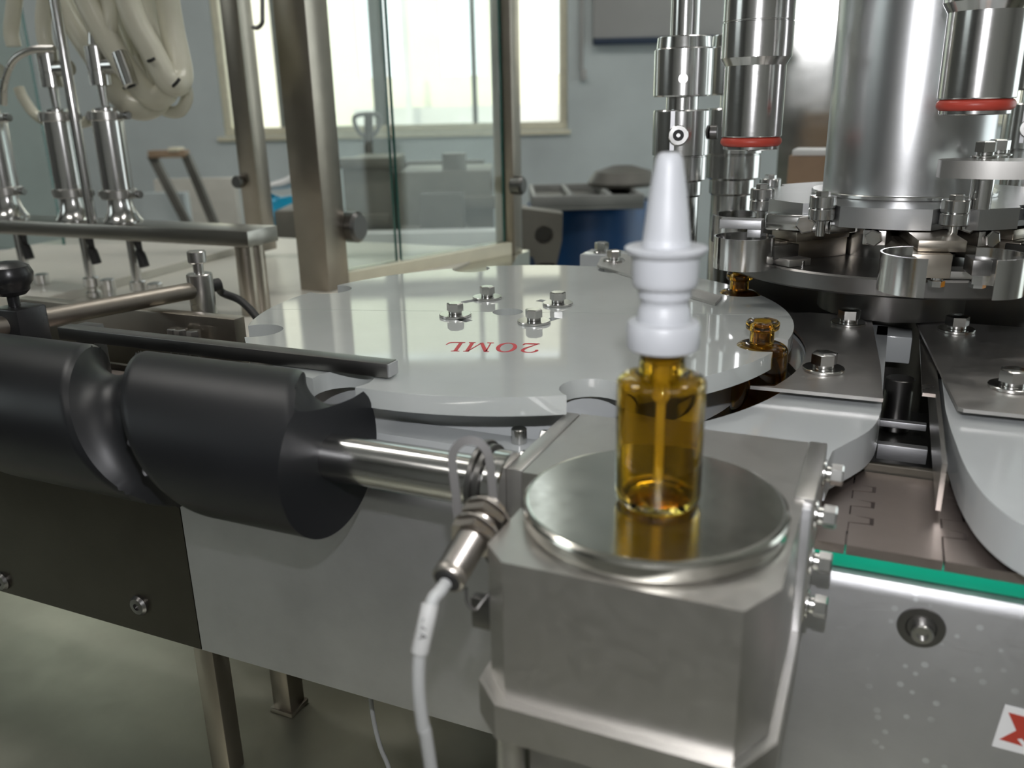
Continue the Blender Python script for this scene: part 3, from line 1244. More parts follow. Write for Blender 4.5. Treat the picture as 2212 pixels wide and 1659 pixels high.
def letter(ch):
    q = []
    if ch == '2':
        c = [(.06, .72), (.05, .80), (.10, .90), (.22, .98), (.36, 1.0), (.50, .95), (.58, .84), (.58, .72), (.52, .58), (.40, .42), (.24, .24), (.08, .06)]
        q += ribbon(c, [.10, .13, .08, .05, .04, .08, .13, .14, .11, .08, .05, .04])
        q += ribbon([(.03, .05), (.18, .07), (.45, .05), (.60, .06), (.66, .20)], [.05, .11, .12, .10, .03])
        wd = .74
    elif ch == '0':
        n = 24
        c, wv = [], []
        for i in range(n + 1):
            a = 2 * PI * i / n
            c.append((.36 + .32 * math.cos(a), .5 + .48 * math.sin(a)))
            wv.append(.045 + .11 * abs(math.cos(a)))
        q += ribbon(c, wv)
        wd = .80
    elif ch == 'M':
        q += ribbon([(.12, .02), (.12, .98)], [.05, .05])
        q += ribbon([(.12, .98), (.48, .04)], [.15, .13])
        q += ribbon([(.48, .04), (.82, .98)], [.05, .05])
        q += ribbon([(.84, .98), (.84, .02)], [.14, .14])
        for a, b, z in ((.0, .26, .02), (.72, .98, .02), (.0, .20, .98), (.76, .98, .98)):
            q += ribbon([(a, z), (b, z)], [.05, .05])
        wd = 1.06
    else:
        q += ribbon([(.2, .98), (.2, .02)], [.14, .14])
        q += ribbon([(.04, .98), (.36, .98)], [.05, .05])
        q += ribbon([(.04, .03), (.52, .03), (.66, .08), (.72, .30)], [.06, .06, .08, .03])
        wd = .8
    return q, wd


xo = 0.0
for ch in '20ML':
    qs, wd = letter(ch)
    g = G()
    for quad in qs:
        pl = []
        for p in quad:
            m = ORG + E1 * ((xo + p.x * .72) * LH * TK) + E2 * (p.y * LH)
            pl.append((m.x, m.y))
        g.prism(pl, SZ1 + .02, SZ1 + .16)
    part('letter', g, REDPAINT, sw, 'red serif character ' + ch)
    xo += wd * .72 + (.10 if ch in '20' else .02)

# ---- white guides, cover sheets
RIN = 190.5


def inner_arc(a0, a1, n=24, r=RIN):
    return arc(SXc, SYc, r, rad(a0), rad(a1), n)


g = G()
gl = [(-48, 101.5), (53.5, 101.5)] + [(p.x, p.y) for p in catmull([(54.5, 115, 0), (59.5, 126, 0), (65, 138, 0), (69.5, 150, 0), (72.6, 165, 0), (74, 183, 0)], 4)] + [ (74, 374), (20, 374)] + inner_arc(38, -50, 30)
gl = [p for p in gl if p[1] > 101.0]
g.prism(gl, 963.2, 983)
solo('curved_guide', g, HDPEW, 'white plastic curved guide under the left cover sheet with a rounded front corner', 'guide', (40, 140, 963))
g = G()
g2 = [(105, 374)] + [(p.x, p.y) for p in catmull([(105, 195, 0), (106, 170, 0), (107.5, 148, 0), (110.5, 114, 0), (117, 83, 0), (129, 61, 0), (150, 48, 0), (180, 44, 0)], 5)] + [(250, 44), (250, 374)]
g.prism(g2, 963.2, 983)
solo('curved_guide', g, HDPEW, 'white plastic curved guide at the right edge under the right cover sheet', 'guide', (150, 120, 963))
g = G()
g.prism([(-190, 80), (-182, 70.5), (-76, 70.5), (-76, 91), (-184, 91)], 962, 978)
solo('guide_rail', g, HDPEW, 'white plastic rail behind the polished screw shaft under the starwheel', 'rail', (-130, 80, 962))
for i, (x, y) in enumerate(((-92, 84),)):
    g = G()
    g.cyl((x, y, 978), 4, 8, 'z', 20, .5)
    solo('rail_pin', g, BOLTM, 'small steel pin on the white rail beside the gearbox', 'pin', (x, y, 978))

s1 = thing('cover_sheet', 'bare steel cover sheet right of the starwheel held by two hex bolts', 'cover', (40, 240, 983))
g = G()
g.prism([(6, 182.5), (74.3, 184), (71.5, 246), (62, 374), (20, 374)] + inner_arc(37, -18.5, 30), 987, 989)
part('sheet', g, SHEET, s1)
for (x, y) in ((41, 226), (48, 346)):
    g = G()
    g.cyl((x, y, 983.02), 9, 3.9, 'z', 24)
    part('spacer', g, BOLTM, s1)
    bolt(s1, (x, y, 989), 13.0, 6.6, 11.8, 'z', .35 if y < 300 else .15, 2.0)
s2 = thing('cover_sheet', 'bare steel cover sheet at the right edge of the picture with two hex bolts', 'cover', (150, 240, 983))
g = G()
g.prism([(109.5, 183), (112, 181), (240, 183), (240, 374), (91, 374), (93.5, 348)], 987, 989)
part('sheet', g, SHEET, s2)
for (x, y) in ((116, 349), (137.5, 226)):
    g = G()
    g.cyl((x, y, 983.02), 9, 3.9, 'z', 24)
    part('spacer', g, BOLTM, s2)
    bolt(s2, (x, y, 989), 13.0, 6.6, 11.8, 'z', .35 if y < 300 else .15, 2.0)
# thin upright edge strip left of the right guide
g = G()
g.box(100.5, 102.6, 112, 374, 962, 985)
g.box(94, 100.5, 214, 374, 983, 985)
solo('edge_strip', g, STEEL, 'thin upright stainless strip along the left side of the right guide', 'strip', (101, 240, 962))
# things between the two guides
g = G()
g.box(66, 90, 345, 374, 964, 983, 1)
solo('spacer_block', g, HDPEW, 'small white plastic block in the gap between the cover sheets', 'block', (78, 370, 964))
g = G()
g.cyl((84, 282, ZR + .2), 8.5, 972 - ZR, 'z', 32, .5)
solo('dowel', g, DARKM, 'dark steel dowel standing in the gap between the cover sheets', 'dowel', (84, 282, ZR))
g = G()
g.box(74.5, 100, 206, 212, 946, 955, .4)
solo('cross_bar', g, PLATE, 'wide bright crossbar in the gap between the guides', 'bar', (87, 209, 946))
g = G()
g.box(74.5, 100, 244, 249, 952, 956, .4)
solo('cross_bar', g, PLATE, 'narrow bright crossbar behind the wide one in the gap', 'bar', (87, 246, 952))
g = G()
g.box(-105, 260, 163, 319.5, 930, 938)
solo('gap_plate', g, DARKM, 'dark plate below the gap behind the conveyor chain', 'plate', (0, 190, 938))
# vial support plate
g = G()
g.prism(arc(SXc, SYc, 190, rad(-25), rad(60), 24) + arc(SXc, SYc, 156, rad(60), rad(-25), 24), 953.5, 956.8)
solo('vial_track', g, STEEL, 'curved steel track carrying the amber vials beside the starwheel', 'track', (0, 280, 953))

# ---- amber vials
vl = []
for i, (x, y, lab) in enumerate(((SXc + 171.5 * math.cos(rad(-11)), SYc + 171.5 * math.sin(rad(-11)), 'open amber vial in the starwheel pocket nearest the left cover sheet'),
                                 (SXc + 172.5 * math.cos(rad(40.5)), SYc + 172.5 * math.sin(rad(40.5)), 'open amber vial farther back below the gripper cup'),
                                 (173, 318, 'amber vial cut off by the right edge of the picture'))):
    if i == 0:
        g = G()
        g.lathe((x, y, 956.9), glass_profile(62, 15.5, 7.0, 9.6, 4, 44), 48)
        v0 = solo('amber_vial', g, VIALG, lab, 'vial', (x, y, 956.9), group='amber vials in the wheel', ang=.8)
        vl.append(v0)
    else:
        dup(v0, (x, y, 956.9 if i == 1 else 989.05), lab)

# ---- black guide bar over the starwheel
gbar = thing('guide_bar', 'black square guide bar with bright cut end lying over the starwheel edge', 'bar', (-290, 86, 1005))
g = G()
g.box(-408, -165.5, 81, 91, 1005, 1012.8, .4)
part('bar', g, DARKM, gbar)
g = G()
g.box(-165.6, -164.6, 81.4, 90.6, 1005.4, 1012.4)
part('cut_end', g, PLATE, gbar, 'bright cut end')
g = G()
g.box(-406, -390, 91.1, 101, 960, 1012, .6)
part('bracket', g, DARKM, gbar)


def PY(u, v, Yp):                   # point on the machine plane Y = Yp (mm)
    d = ray(u, v)
    q0 = B0 + VY * (Yp / 1000)
    t = (q0 - CAM).dot(VY) / d.dot(VY)
    return toM(CAM + d * t)


def PX(u, v, Xp):
    d = ray(u, v)
    q0 = B0 + UX * (Xp / 1000)
    t = (q0 - CAM).dot(UX) / d.dot(UX)
    return toM(CAM + d * t)


# ---- proximity sensor, its slotted bracket and cable
sr = PD(966, 1255, 300)
sf = PD(1043, 1128, 322)
sd = (sf - sr).normalized()
sn = thing('proximity_sensor', 'threaded nickel proximity sensor aimed at the screw shaft left of the gearbox', 'sensor', tuple(sr))
g = G()
pr = [(5.3, 0), (6.1, .5), (6.1, 3.0)]
z = 3.0
LS = (sf - sr).length + 8
while z < LS - 2:
    pr += [(6.1, z), (6.1, z + .45), (5.3, z + .75), (5.3, z + 1.0)]
    z += 1.35
pr += [(6.0, LS), (0, LS)]
g.lathe(tuple(sr), pr, 40, sd)
part('threaded_barrel', g, NICKEL, sn, ang=1.2)
g = G()
g.lathe(tuple(sr - sd * .4), [(0, 0), (4.6, 0), (5.2, .5), (5.2, 1.2)], 32, sd)
part('end_cap', g, RUBBER, sn, 'black rear cap')
for dz in (20.0, 29.0):
    g = G()
    g.hexp(tuple(sr + sd * dz), 16.0, 4.0, sd, .2)
    g.ring(tuple(sr + sd * (dz + 4.1)), 6.2, 9.6, 1.2, sd, 36, .2)
    part('lock_nut', g, NICKEL, sn)
br = thing('sensor_bracket', 'slotted loop bracket of flat steel holding the proximity sensor', 'bracket', tuple(PD(1020, 1130, 335)))
loop = [(990, 1130), (984, 1060), (977, 1000), (980, 975), (994, 958), (1014, 951), (1036, 957), (1051, 974), (1058, 1000), (1064, 1060), (1070, 1130)]
g = G()
lp = [PD(u, v, 336) for u, v in loop]
vdir = (CAM - (B0 + UX * lp[5].x / 1000 + VY * lp[5].y / 1000 + Vector((0, 0, lp[5].z / 1000))))
vdir = Vector((vdir.dot(UX), vdir.dot(VY), vdir.z)).normalized()
g.strip(catmull(lp, 4), 1.7, 1.4, vdir)
part('slot_loop', g, MATS['bracket_paint'], br)
g = G()
a = PD(1000, 1128, 336)
b = PD(1066, 1128, 336)
g.strip([a, b], 4, 1.4, vdir)
g.strip([b - Vector((3, 0, 6)), Vector((-51.2, -28, b.z - 6))], 5, 1.4, vdir)
part('mounting_arm', g, MATS['bracket_paint'], br)
g = G()
c = PD(1034, 1345, 318)
g.tube([PD(1006, 1268, 312), PD(1009, 1300, 312), PD(1026, 1318, 312), PD(1042, 1300, 314), PD(1058, 1282, 316)], .7, 8)
part('spring_clip', g, DARKM, br)
g = G()
q = PD(1036, 1330, 318)
g.box(q.x - 3, q.x + 12, q.y - 1, q.y + 3, q.z - 5, q.z + 8, .5)
part('clip_block', g, DARKM, br)

cb = thing('sensor_cable', 'grey sensor cable with a white marked sleeve hanging left of the gearbox', 'cable', tuple(sr))
g = G()
tail = PD(945, 1720, 312)
path = [sr - sd * 1, PD(950, 1278, 296), PD(935, 1296, 294), PD(922, 1340, 293), PD(908, 1400, 294), PD(904, 1480, 296), PD(914, 1570, 300), PD(931, 1660, 306), Vector((tail.x + 6, tail.y + 6, 760)), Vector((tail.x + 16, tail.y + 30, ZD + 2.6))]
g.tube(path, 2.35, 14)
part('jacket', g, GREYP, cb)
g = G()
sl = [PD(929, 1305, 293.4), PD(922, 1340, 292.6), PD(912, 1385, 293.4), PD(907, 1408, 294)]
g.tube(sl, 3.05, 18)
part('marker_sleeve', g, SLEEVEP, cb, 'white sleeve with black printing')
# printed characters on the sleeve, running down it
t = (sl[2] - sl[0]).normalized()


def text_mesh(txt, size, ext=0.05):
    cu = bpy.data.curves.new('t', 'FONT')
    cu.body = txt
    cu.size = size
    cu.extrude = ext
    cu.align_x = 'CENTER'
    cu.align_y = 'CENTER'
    o = bpy.data.objects.new('t', cu)
    COL.objects.link(o)
    dg = bpy.context.evaluated_depsgraph_get()
    me = bpy.data.meshes.new_from_object(o.evaluated_get(dg))
    bpy.data.objects.remove(o, do_unlink=True)
    bpy.data.curves.remove(cu)
    vs = [v.co.copy() for v in me.vertices]
    fs = [tuple(p.vertices) for p in me.polygons]
    bpy.data.meshes.remove(me)
    return vs, fs


for ch, (u, v) in (('L', (921, 1335)), ('2', (918, 1351)), ('A', (914, 1369))):
    p = PD(u, v, 293)
    vs, fs = text_mesh(ch, 3.4)
    upv = (vdir - t * vdir.dot(t)).normalized()   # towards the viewer
    sx = t.cross(upv).normalized()
    g = G()
    sd_ = upv.cross(t)
    g.add([p + t * q.x + (upv * math.cos(q.y / 3.1) + sd_ * math.sin(q.y / 3.1)) * (3.3 + q.z) for q in vs], fs)
    part('character', g, INKP, cb)
# thin cable behind the conveyor plate
g = G()
g.tube([PY(790, 1380, 100), PY(800, 1500, 100), PY(808, 1560, 98), PY(822, 1615, 95), PY(842, 1668, 92), Vector((PY(860, 1700, 90).x, 84, ZD + 1.6)), Vector((PY(900, 1700, 90).x, 70, ZD + 1.6))], 1.5, 10)
solo('thin_cable', g, GREYP, 'thin pale cable hanging from below the conveyor plate', 'cable', tuple(PY(800, 1500, 100)))

# ---- capping turret
TX, TY = 73.0, 407.0
tr = thing('capping_turret', 'capping turret with thick steel column, cam flange and gripper cups', 'turret', (TX, TY, ZR))
zf = PY(1900, 468, TY - 104).z
ztop = zf + 5
g = G()
g.cyl((TX, TY, ztop), 54.5, 520, 'z', 128)
part('column', g, COLM, tr)
g = G()
pl = []
for k in range(72):
    a = 2 * PI * k / 72
    d = math.degrees(a) % 360
    r = 104
    for c0 in (208, 243, 287, 320, 0, 60, 110, 160):
        dd = abs((d - c0 + 180) % 360 - 180)
        if dd < 6:
            r = 95.5
    pl.append((TX + r * math.cos(a), TY + r * math.sin(a)))
g.prism(pl, ztop - 13, ztop)
part('cam_flange', g, COLM, tr)
g = G()
g.cyl((TX, TY, ztop + .05), 62, 3, 'z', 96, .6)
part('foot_ring', g, STEELV, tr)
g = G()
g.cyl((TX, TY, 1034), 50, ztop - 13 - 1034, 'z', 96)
part('hub', g, STEELV, tr)
g = G()
g.cyl((TX, TY, 1022), 123, 12, 'z', 128, 1.2)
part('gripper_disc', g, DARKM, tr, 'dark steel gripper disc')
g = G()
g.cyl((TX, TY, ZR + .2), 30, 1022 - ZR, 'z', 64)
g.cyl((TX, TY, 990), 51, 31.8, 'z', 64)
part('lower_shaft', g, DARKM, tr)
g = G()
g.box(-45, 330, 462, 640, ZR + .2, 1018, 1.5)
part('base_housing', g, DARKM, tr, 'dark steel base housing')


def polar(a, r):
    return TX + r * math.cos(rad(a)), TY + r * math.sin(rad(a))


# cam follower rollers standing in the flange notches
for a in (208, 243, 287, 320, 0, 160):
    x, y = polar(a, 103.5)
    g = G()
    g.ring((x, y, ztop - 9.5), 3, 8.4, 7.6, 'z', 32, .6)
    g.ring((x, y, ztop - 1.7), 3, 8.4, 7.8, 'z', 32, .6)
    o = part('cam_roller', g, STEELV, tr)
    g = G()
    g.cyl((x, y, ztop - 20), 3, 26, 'z', 20)
    g.hexp((x, y, ztop + 6), 8, 3.2, 'z', .3)
    part('roller_bolt', g, BOLTM, o)


def rot_box(g, a, r0, r1, t0, t1, z0, z1, bev=.6):
    g.M = Matrix.Translation((TX, TY, 0)) @ Matrix.Rotation(rad(a), 4, 'Z')
    g.box(r0, r1, t0, t1, z0, z1, bev)
    g.M = None


def half_cup(g, x, y, r, a0, a1, z0, z1, th=1.1):
    o = arc(x, y, r, rad(a0), rad(a1), 24)
    i = arc(x, y, r - th, rad(a1), rad(a0), 24)
    g.prism(o + i, z0, z1)


# gripper stations
p1 = PD(1606, 545, 582)
p2 = PD(2055, 578, 470)
for si, (a, cx, cy, zc, opn, dz) in enumerate(((212, p1.x, p1.y, p1.z, 0.0, 0), (285, p2.x, p2.y, p2.z - 3, 15.0, 0), (330, *polar(330, 118), 1044, 4.0, 0), (172, *polar(172, 118), 1043, 4.0, 0))):
    R_ = Matrix.Rotation(rad(a), 4, 'Z')
    aa = math.degrees(math.atan2(cy - TY, cx - TX))
    rr = math.hypot(cx - TX, cy - TY)
    g = G()
    rot_box(g, aa, 52, rr - 25, -16, 6, zc - 8, zc + 6)
    rot_box(g, aa, 58, rr - 32, -12, 14, zc + 6.3, zc + 13)
    part('gripper_body', g, POSTM, tr)
    for lo_, hi_ in ((5 + opn * .6, 15 + opn * .6), (-15 - opn * .6, -5 - opn * .6)):
        g = G()
        rot_box(g, aa, rr - 34, rr - 14, lo_, hi_, zc - 4, zc + 5)
        part('jaw_arm', g, DARKM, tr)
    ta = Vector((-math.sin(rad(aa)), math.cos(rad(aa))))
    for sgn in (1, -1):
        g = G()
        hx, hy = cx + ta.x * opn * sgn, cy + ta.y * opn * sgn
        half_cup(g, hx, hy, 20.0 if opn < 10 else 22.0, aa + (4 if sgn > 0 else -176), aa + (176 if sgn > 0 else -4), zc - 10, zc + 11)
        part('gripper_cup', g, STEELV, tr)
    # clamp lug with hex bolt and small white faced block
    g = G()
    rot_box(g, aa, 70, 92, 14.5, 32, zc + 13, zc + 21)
    x, y = polar(aa + 14, 92)
    part('clamp_lug', g, STEELV, tr)
    if si == 0:
        g = G()
        b_ = PD(1601, 491, 590)
        g.box(b_.x - 14, b_.x + 14, b_.y - 5, b_.y + 8, b_.z - .5, b_.z + 5.5, .3)
        g.box(b_.x + 5, b_.x + 14, b_.y - 5, b_.y + 8, b_.z - 6, b_.z - .6, .3)
        part('stop_block', g, PLATE, tr, 'bright milled stop block')
        b_ = PD(1718, 481, 575)
        g = G()
        g.box(b_.x - 20, b_.x + 22, b_.y - 3, b_.y + 14, b_.z - 5.5, b_.z + 5.5, 2.5)
        part('clamp_lug', g, STEELV, tr)
        g = G()
        g.hexp((b_.x + 7, b_.y - 3, b_.z), 11, 5, '-y', .2)
        part('hex_bolt', g, BOLTM, tr)
    dv = Vector((math.cos(rad(aa)), math.sin(rad(aa)), 0))
    g = G()
    cpt = Vector((*polar(aa, 92), zc + 17)) + Vector((ta.x * 24, ta.y * 24, 0))
    g.hexp(tuple(cpt), 10, 4.5, dv, .2)
    part('hex_bolt', g, BOLTM, tr)
    g = G()
    for tt in (-20, 0, 22):
        xx = TX + dv.x * (rr - 30) + ta.x * tt
        yy = TY + dv.y * (rr - 30) + ta.y * tt
        g.cyl((xx, yy, 1034.1), 3.2, zc - 8 - 1034.1 if zc - 8 > 1036 else 3, 'z', 16)
        g.hexp((xx, yy, 1034.1), 8, 4, 'z', tt)
    part('standoff', g, BOLTM, tr)
    g = G()
    rot_box(g, aa, 100, 118, -8, 26, 1034.2, 1039, .4)
    part('clamp_plate', g, BLOCKM, tr)
# dark return spring and lever shapes under the flange
for a in (228, 262, 302):
    g = G()
    rot_box(g, a, 48, 98, -7, 7, ztop - 24, ztop - 14.5)
    part('cam_lever', g, STEEL, tr)
    x, y = polar(a, 92)
    g = G()
    dv = Vector((math.cos(rad(a)), math.sin(rad(a)), 0))
    g.hexp((x + dv.x * 6.2, y + dv.y * 6.2, ztop - 19), 9.5, 4.2, dv, .2)
    part('hex_bolt', g, BOLTM, tr)
# raised lever on the right with two bolts and its post
q = PD(2060, 366, 520)
g = G()
LV = [(q.x - 9, q.y + 6), (q.x - 7, q.y - 2), (q.x, q.y - 5), (q.x + 24, q.y - 10), (q.x + 80, q.y - 4), (q.x + 80, q.y + 26), (q.x, q.y + 20), (q.x - 7, q.y + 14)]
g.prism(LV, q.z - 5, q.z + 5.5)
part('rocker_lever', g, STEEL, tr)
g = G()
pp = PD(2122, 400, 520)
g.cyl((pp.x, pp.y, ztop), 6.4, q.z - 5 - ztop, 'z', 28)
part('lever_post', g, STEELV, tr)
b1 = PD(2128, 335, 530)
bolt(tr, (b1.x, b1.y + 2, q.z + 5.5), 11, 6.5, 8, 'z', .3, 1.4)
b1 = PD(2150, 325, 548)
bolt(tr, (b1.x + 2, b1.y, q.z + 5.5), 11, 6.5, 8, 'z', .1, 1.4)

# capping heads
def capping_head(u, v, d, label):
    p = PD(u, v, d)
    hd = thing('capping_spindle', label, 'capping head', tuple(p), group='capping heads of the turret')
    z0 = p.z
    g = G()
    g.lathe((p.x, p.y, z0), [(0, -5.5), (18.2, -5.5), (18.8, -5), (18.8, -3.2), (17.4, -2.8), (17.4, 3), (20.2, 3.2), (20.6, 3.8), (20.6, 49.5), (20.9, 50), (23.6, 54.6), (23.6, 76.4), (23.1, 76.8), (23.1, 77.4), (23.4, 77.8), (23.2, 106), (21, 107), (21, 150), (14, 151)], 64)
    part('sleeve', g, STEELV, hd, ang=.3)
    g = G()
    g.torus((p.x, p.y, z0), 17.6, 3.3, 'z', 56, 14)
    part('o_ring', g, REDP, hd, 'red silicone ring')
    g = G()
    g.cyl((p.x, p.y, z0 + 150), 12, 240, 'z', 40)
    part('spindle', g, STEELV, hd)
    for s in (-1, 1):
        g = G()
        dv = Vector((s * .92, -.39, 0))
        c = Vector((p.x, p.y, z0 + 97)) + dv * 21
        g.cyl(tuple(c), 5.2, 9, dv, 24, .5)
        g.cyl(tuple(c + dv * 9), 3.2, .1, dv, 6)
        part('clamp_screw', g, DARKM, hd)
    return hd


capping_head(1622, 305, 600, 'polished capping head with red ring left of the thick column')
capping_head(2107, 226, 495, 'polished capping head with red ring hanging right of the thick column')


def collar_post(u, d, v0, label, zb, full=True, screw=True):
    """v0 = pixel row of the seam between the two collars"""
    p = PD(u, v0, d)
    k = d / FPX
    x, y = p.x, p.y
    Z = lambda v: PD(u, v, d).z
    hd = thing('coupling_spindle', label, 'spindle', (x, y, zb))
    g = G()
    rr = 61 * k
    g.lathe((x, y, 0), [(rr * .72, zb), (rr * .72, Z(v0 + 190)), (rr * .80, Z(v0 + 185)), (rr * .80, Z(v0 + 155)), (rr * .95, Z(v0 + 150)), (rr * .95, Z(v0 + 100)), (rr * .93, Z(v0 + 99)), (rr * .93, Z(v0 + 97)), (rr, Z(v0 + 95)), (rr, Z(v0)), (rr * .97, Z(v0 - 3)), (rr * .56, Z(v0 - 4)), (rr * .56, Z(v0 - 30)), (rr, Z(v0 - 31)), (rr * 1.02, Z(v0 - 34)), (rr * 1.02, Z(v0 - 130)), (rr * .95, Z(v0 - 133)), (rr * .92, Z(v0 - 155)), (rr * .88, Z(v0 - 157)), (rr * .50, Z(v0 - 158))], 56)
    part('coupling', g, STEELV, hd, ang=.3)
    g = G()
    g.cyl((x, y, Z(v0 - 158)), rr * .5, 330, 'z', 40)
    part('shaft', g, STEELV, hd)
    if screw:
        # facing the photographer: flat seat and socket cap screw
        cx = Vector((69 - x, -285 - y, 0)).normalized()
        sx = Vector((-cx.y, cx.x, 0))
        zc = Z(v0 + 47)
        c = Vector((x, y, zc)) + cx * rr * .93 + sx * -2
        g = G()
        g.strip([c - Vector((0, 0, 13)), c + Vector((0, 0, 17))], 6.5, 1.0, cx)
        part('flat_seat', g, PLATE, hd, 'bright milled seat')
        g = G()
        g.lathe(tuple(c + cx * 1.0 - Vector((0, 0, 1))), [(7.6, 0), (7.8, 1), (7.8, 7), (7.2, 7.8), (4.0, 7.8), (4.0, 4.0), (1.6, 4.0), (1.6, 5.0), (0, 5.0)], 32, cx)
        cs = part('cap_screw', g, BOLTM, hd)
        g = G()
        g.ring(tuple(c + cx * 4.6 - Vector((0, 0, 1))), 1.7, 4.3, 4.4, cx, 24)  # black ring in the recess stands for the socket's shade
        part('socket', g, INKP, cs, 'shade of the hexagon socket as a black ring')
        g = G()
        c2 = Vector((x, y, zc)) + (sx * .96 + cx * .1).normalized() * -rr
        c3 = Vector((x, y, zc)) + (sx * .96 + cx * .1).normalized() * rr
        g.cyl(tuple(c3), 5.5, 6, (c3 - c2).normalized(), 20, .5)
        part('side_screw', g, DARKM, hd)
        g = G()
        c4 = Vector((x, y, Z(v0 - 68))) + cx * rr * .98
        g.cyl(tuple(c4), 3.6, .9, cx, 24)
        part('set_screw', g, BLOCKM, hd)
    return hd


collar_post(1473, 690, 240, 'coupling spindle with socket cap screw behind the spray nozzle', ZR)
collar_post(1590, 790, 236, 'coupling spindle farther back, partly hidden by the left capping head', ZR, screw=False)
collar_post(2240, 720, 225, 'coupling spindle cut off by the right edge of the picture', 1018.5)
# white block and strip with bolts behind the starwheel
wb = PZ(1275, 585, 983)
bs = thing('stop_block', 'white plastic stop block with a hex bolt at the far right of the starwheel', 'block', (wb[0], wb[1], 960))
g = G()
x0, y0 = PZ(1252, 592, 985)
g.box(x0, x0 + 60, y0, y0 + 34, ZR + .2, 1004, 1)
part('block', g, HDPEW, bs)
bolt(bs, (x0 + 17, y0 + 15, 1004), 12, 6.5, 8, 'z', .2, 1.5)
g = G()
ax, ay = PZ(1292, 566, 1005)
pts = [PZ(u, v, 1006) for u, v in ((1290, 572), (1298, 556), (1345, 548), (1385, 560), (1420, 600), (1560, 640), (1545, 655), (1400, 612), (1370, 598))]
g.prism(pts, 1004.2, 1006.2)
ss = solo('guide_strip', g, SHEET, 'thin curved steel strip with a washer bolt behind the nozzle flange', 'strip', (pts[0][0], pts[0][1], 1004))
bx, by = PZ(1326, 564, 1006)
bolt(ss, (bx, by, 1006.2), 11, 6, 10, 'z', .5, 1.6)

# rear stainless enclosure panel on the right (reflects the flash)
pa = PD(1695, 120, 1500)
g = G()
g.M = Matrix.Translation((pa.x, pa.y, pa.z)) @ Matrix.Rotation(rad(4.9), 4, 'Z') @ Matrix.Rotation(rad(3.3), 4, 'X')
g.box(0, 270, 0, 3, ZD - pa.z + 20, 900)
g.M = None
metal('panel_steel', (0.62, 0.62, 0.60), 0.16, (1, 1, 4), 3, 0.10, 0.0, dirt=0.12)
solo('rear_screen', g, MATS['panel_steel'], 'tall cloudy stainless screen behind the thick column with a flash glare', 'screen', (pa.x, pa.y, ZD - 30))
cx0 = PD(1700, 390, 1150)
ct = thing('carton', 'small brown carton with pale top left of the thick column', 'carton', (cx0.x + 20, cx0.y + 30, ZR))
g = G()
t0 = PD(1725, 322, 1150)
g.prism([(cx0.x, cx0.y), (cx0.x + 70, cx0.y), (cx0.x + 70, cx0.y + 60), (cx0.x, cx0.y + 60)], ZR + .2, t0.z - 8)
part('box', g, BROWNP, ct)
g = G()
g.box(cx0.x + 4, cx0.x + 66, cx0.y + 2, cx0.y + 58, t0.z - 7.8, t0.z, 1)
part('lid', g, PAPER, ct)

# ---- filler on the left
FY = 480.0
bxr = PY(535, 518, FY).x
zt = PY(533, 500, FY).z
zb = PY(535, 535, FY).z
yb = PZ(610, 487, zt)[1]
fb = thing('filler_beam', 'heavy grey steel crossbeam on round legs carrying the filling pumps', 'beam', (bxr - 200, FY, ZR))
g = G()
g.box(bxr - 700, bxr, FY, yb, zb, zt, 1.2)
part('beam', g, MATS['beam_steel'], fb)
for yy in (FY + 18, yb - 18):
    for xx in (bxr - 22, bxr - 640):
        g = G()
        g.cyl((xx, yy, ZR + 3.2), 11, zb - ZR - 3.4, 'z', 28)
        part('leg', g, POSTM, fb)

YPp = FY + 26


def pump(u, v, first):
    p = PY(u, v, YPp)
    return p.x


px3 = PY(265, 470, YPp).x
pm = thing('filling_pump', 'rightmost of the three upright filling pumps on the crossbeam', 'pump', (px3, YPp, zt), group='filling pumps')
x, y = px3, YPp
S_ = 1.12
K_ = 1.22
g = G()
g.lathe((x, y, zt + .1), [(19 * K_, 0), (19 * K_, 2), (17 * K_, 5), (13.5 * K_, 14), (12 * K_, 24), (12 * K_, 27 * S_)], 40)
part('cone_foot', g, STEELV, pm)
g = G()
g.cyl((x, y, zt + 27 * S_), 14.6 * K_, 82 * S_, 'z', 48)
part('barrel', g, STEELV, pm)
for zz in (26 * S_, 108 * S_):
    g = G()
    g.ring((x, y, zt + zz), 12 * S_, 17.5 * K_, 10 * S_, 'z', 40, 1)
    g.box(x + 16 * S_, x + 27 * S_, y - 5, y + 5, zt + zz + 1, zt + zz + 10, 1)
    g.box(x - 27 * S_, x - 16 * S_, y - 5, y + 5, zt + zz + 2, zt + zz + 9, 1)
    cl = part('clamp_ring', g, STEEL, pm)
    g = G()
    g.cyl((x + 27 * S_, y, zt + zz + 5.5), 4.6, 6, 'x', 20, .6)
    part('clamp_nut', g, DARKM, cl)
g = G()
g.lathe((x, y, zt + 118 * S_), [(11 * S_, 0), (11 * S_, 3), (4.5, 5), (5.5, 28), (12.5, 29), (12.5, 44), (11.8, 44.5), (11.8, 46), (12.5, 46.5), (12.5, 72), (8, 74), (5.4, 88), (0, 88)], 32)
g.cyl((x + 9, y + 2, zt + 118 * S_ + 50), 9.5, 22, 'x', 28)
part('valve_fitting', g, STEELV, pm)
g = G()
g.tube([(x + 24, y - 6, zb - .5), (x + 27, y - 7, zb - 12), (x + 28, y - 8, zb - 17), (x + 31, y - 9, zb - 22), (x + 35, y - 10, zb - 34)], lambda s: 5.6 - 1.8 * math.sin(PI * min(1, s * 1.9)) + .6 * s, 12)
part('lever', g, RUBBER, pm, 'black lever grip')
g = G()
xr = x + 8
g.cyl((xr, y, ZR + 26), 6.2, zb - .2 - ZR - 26, 'z', 24)
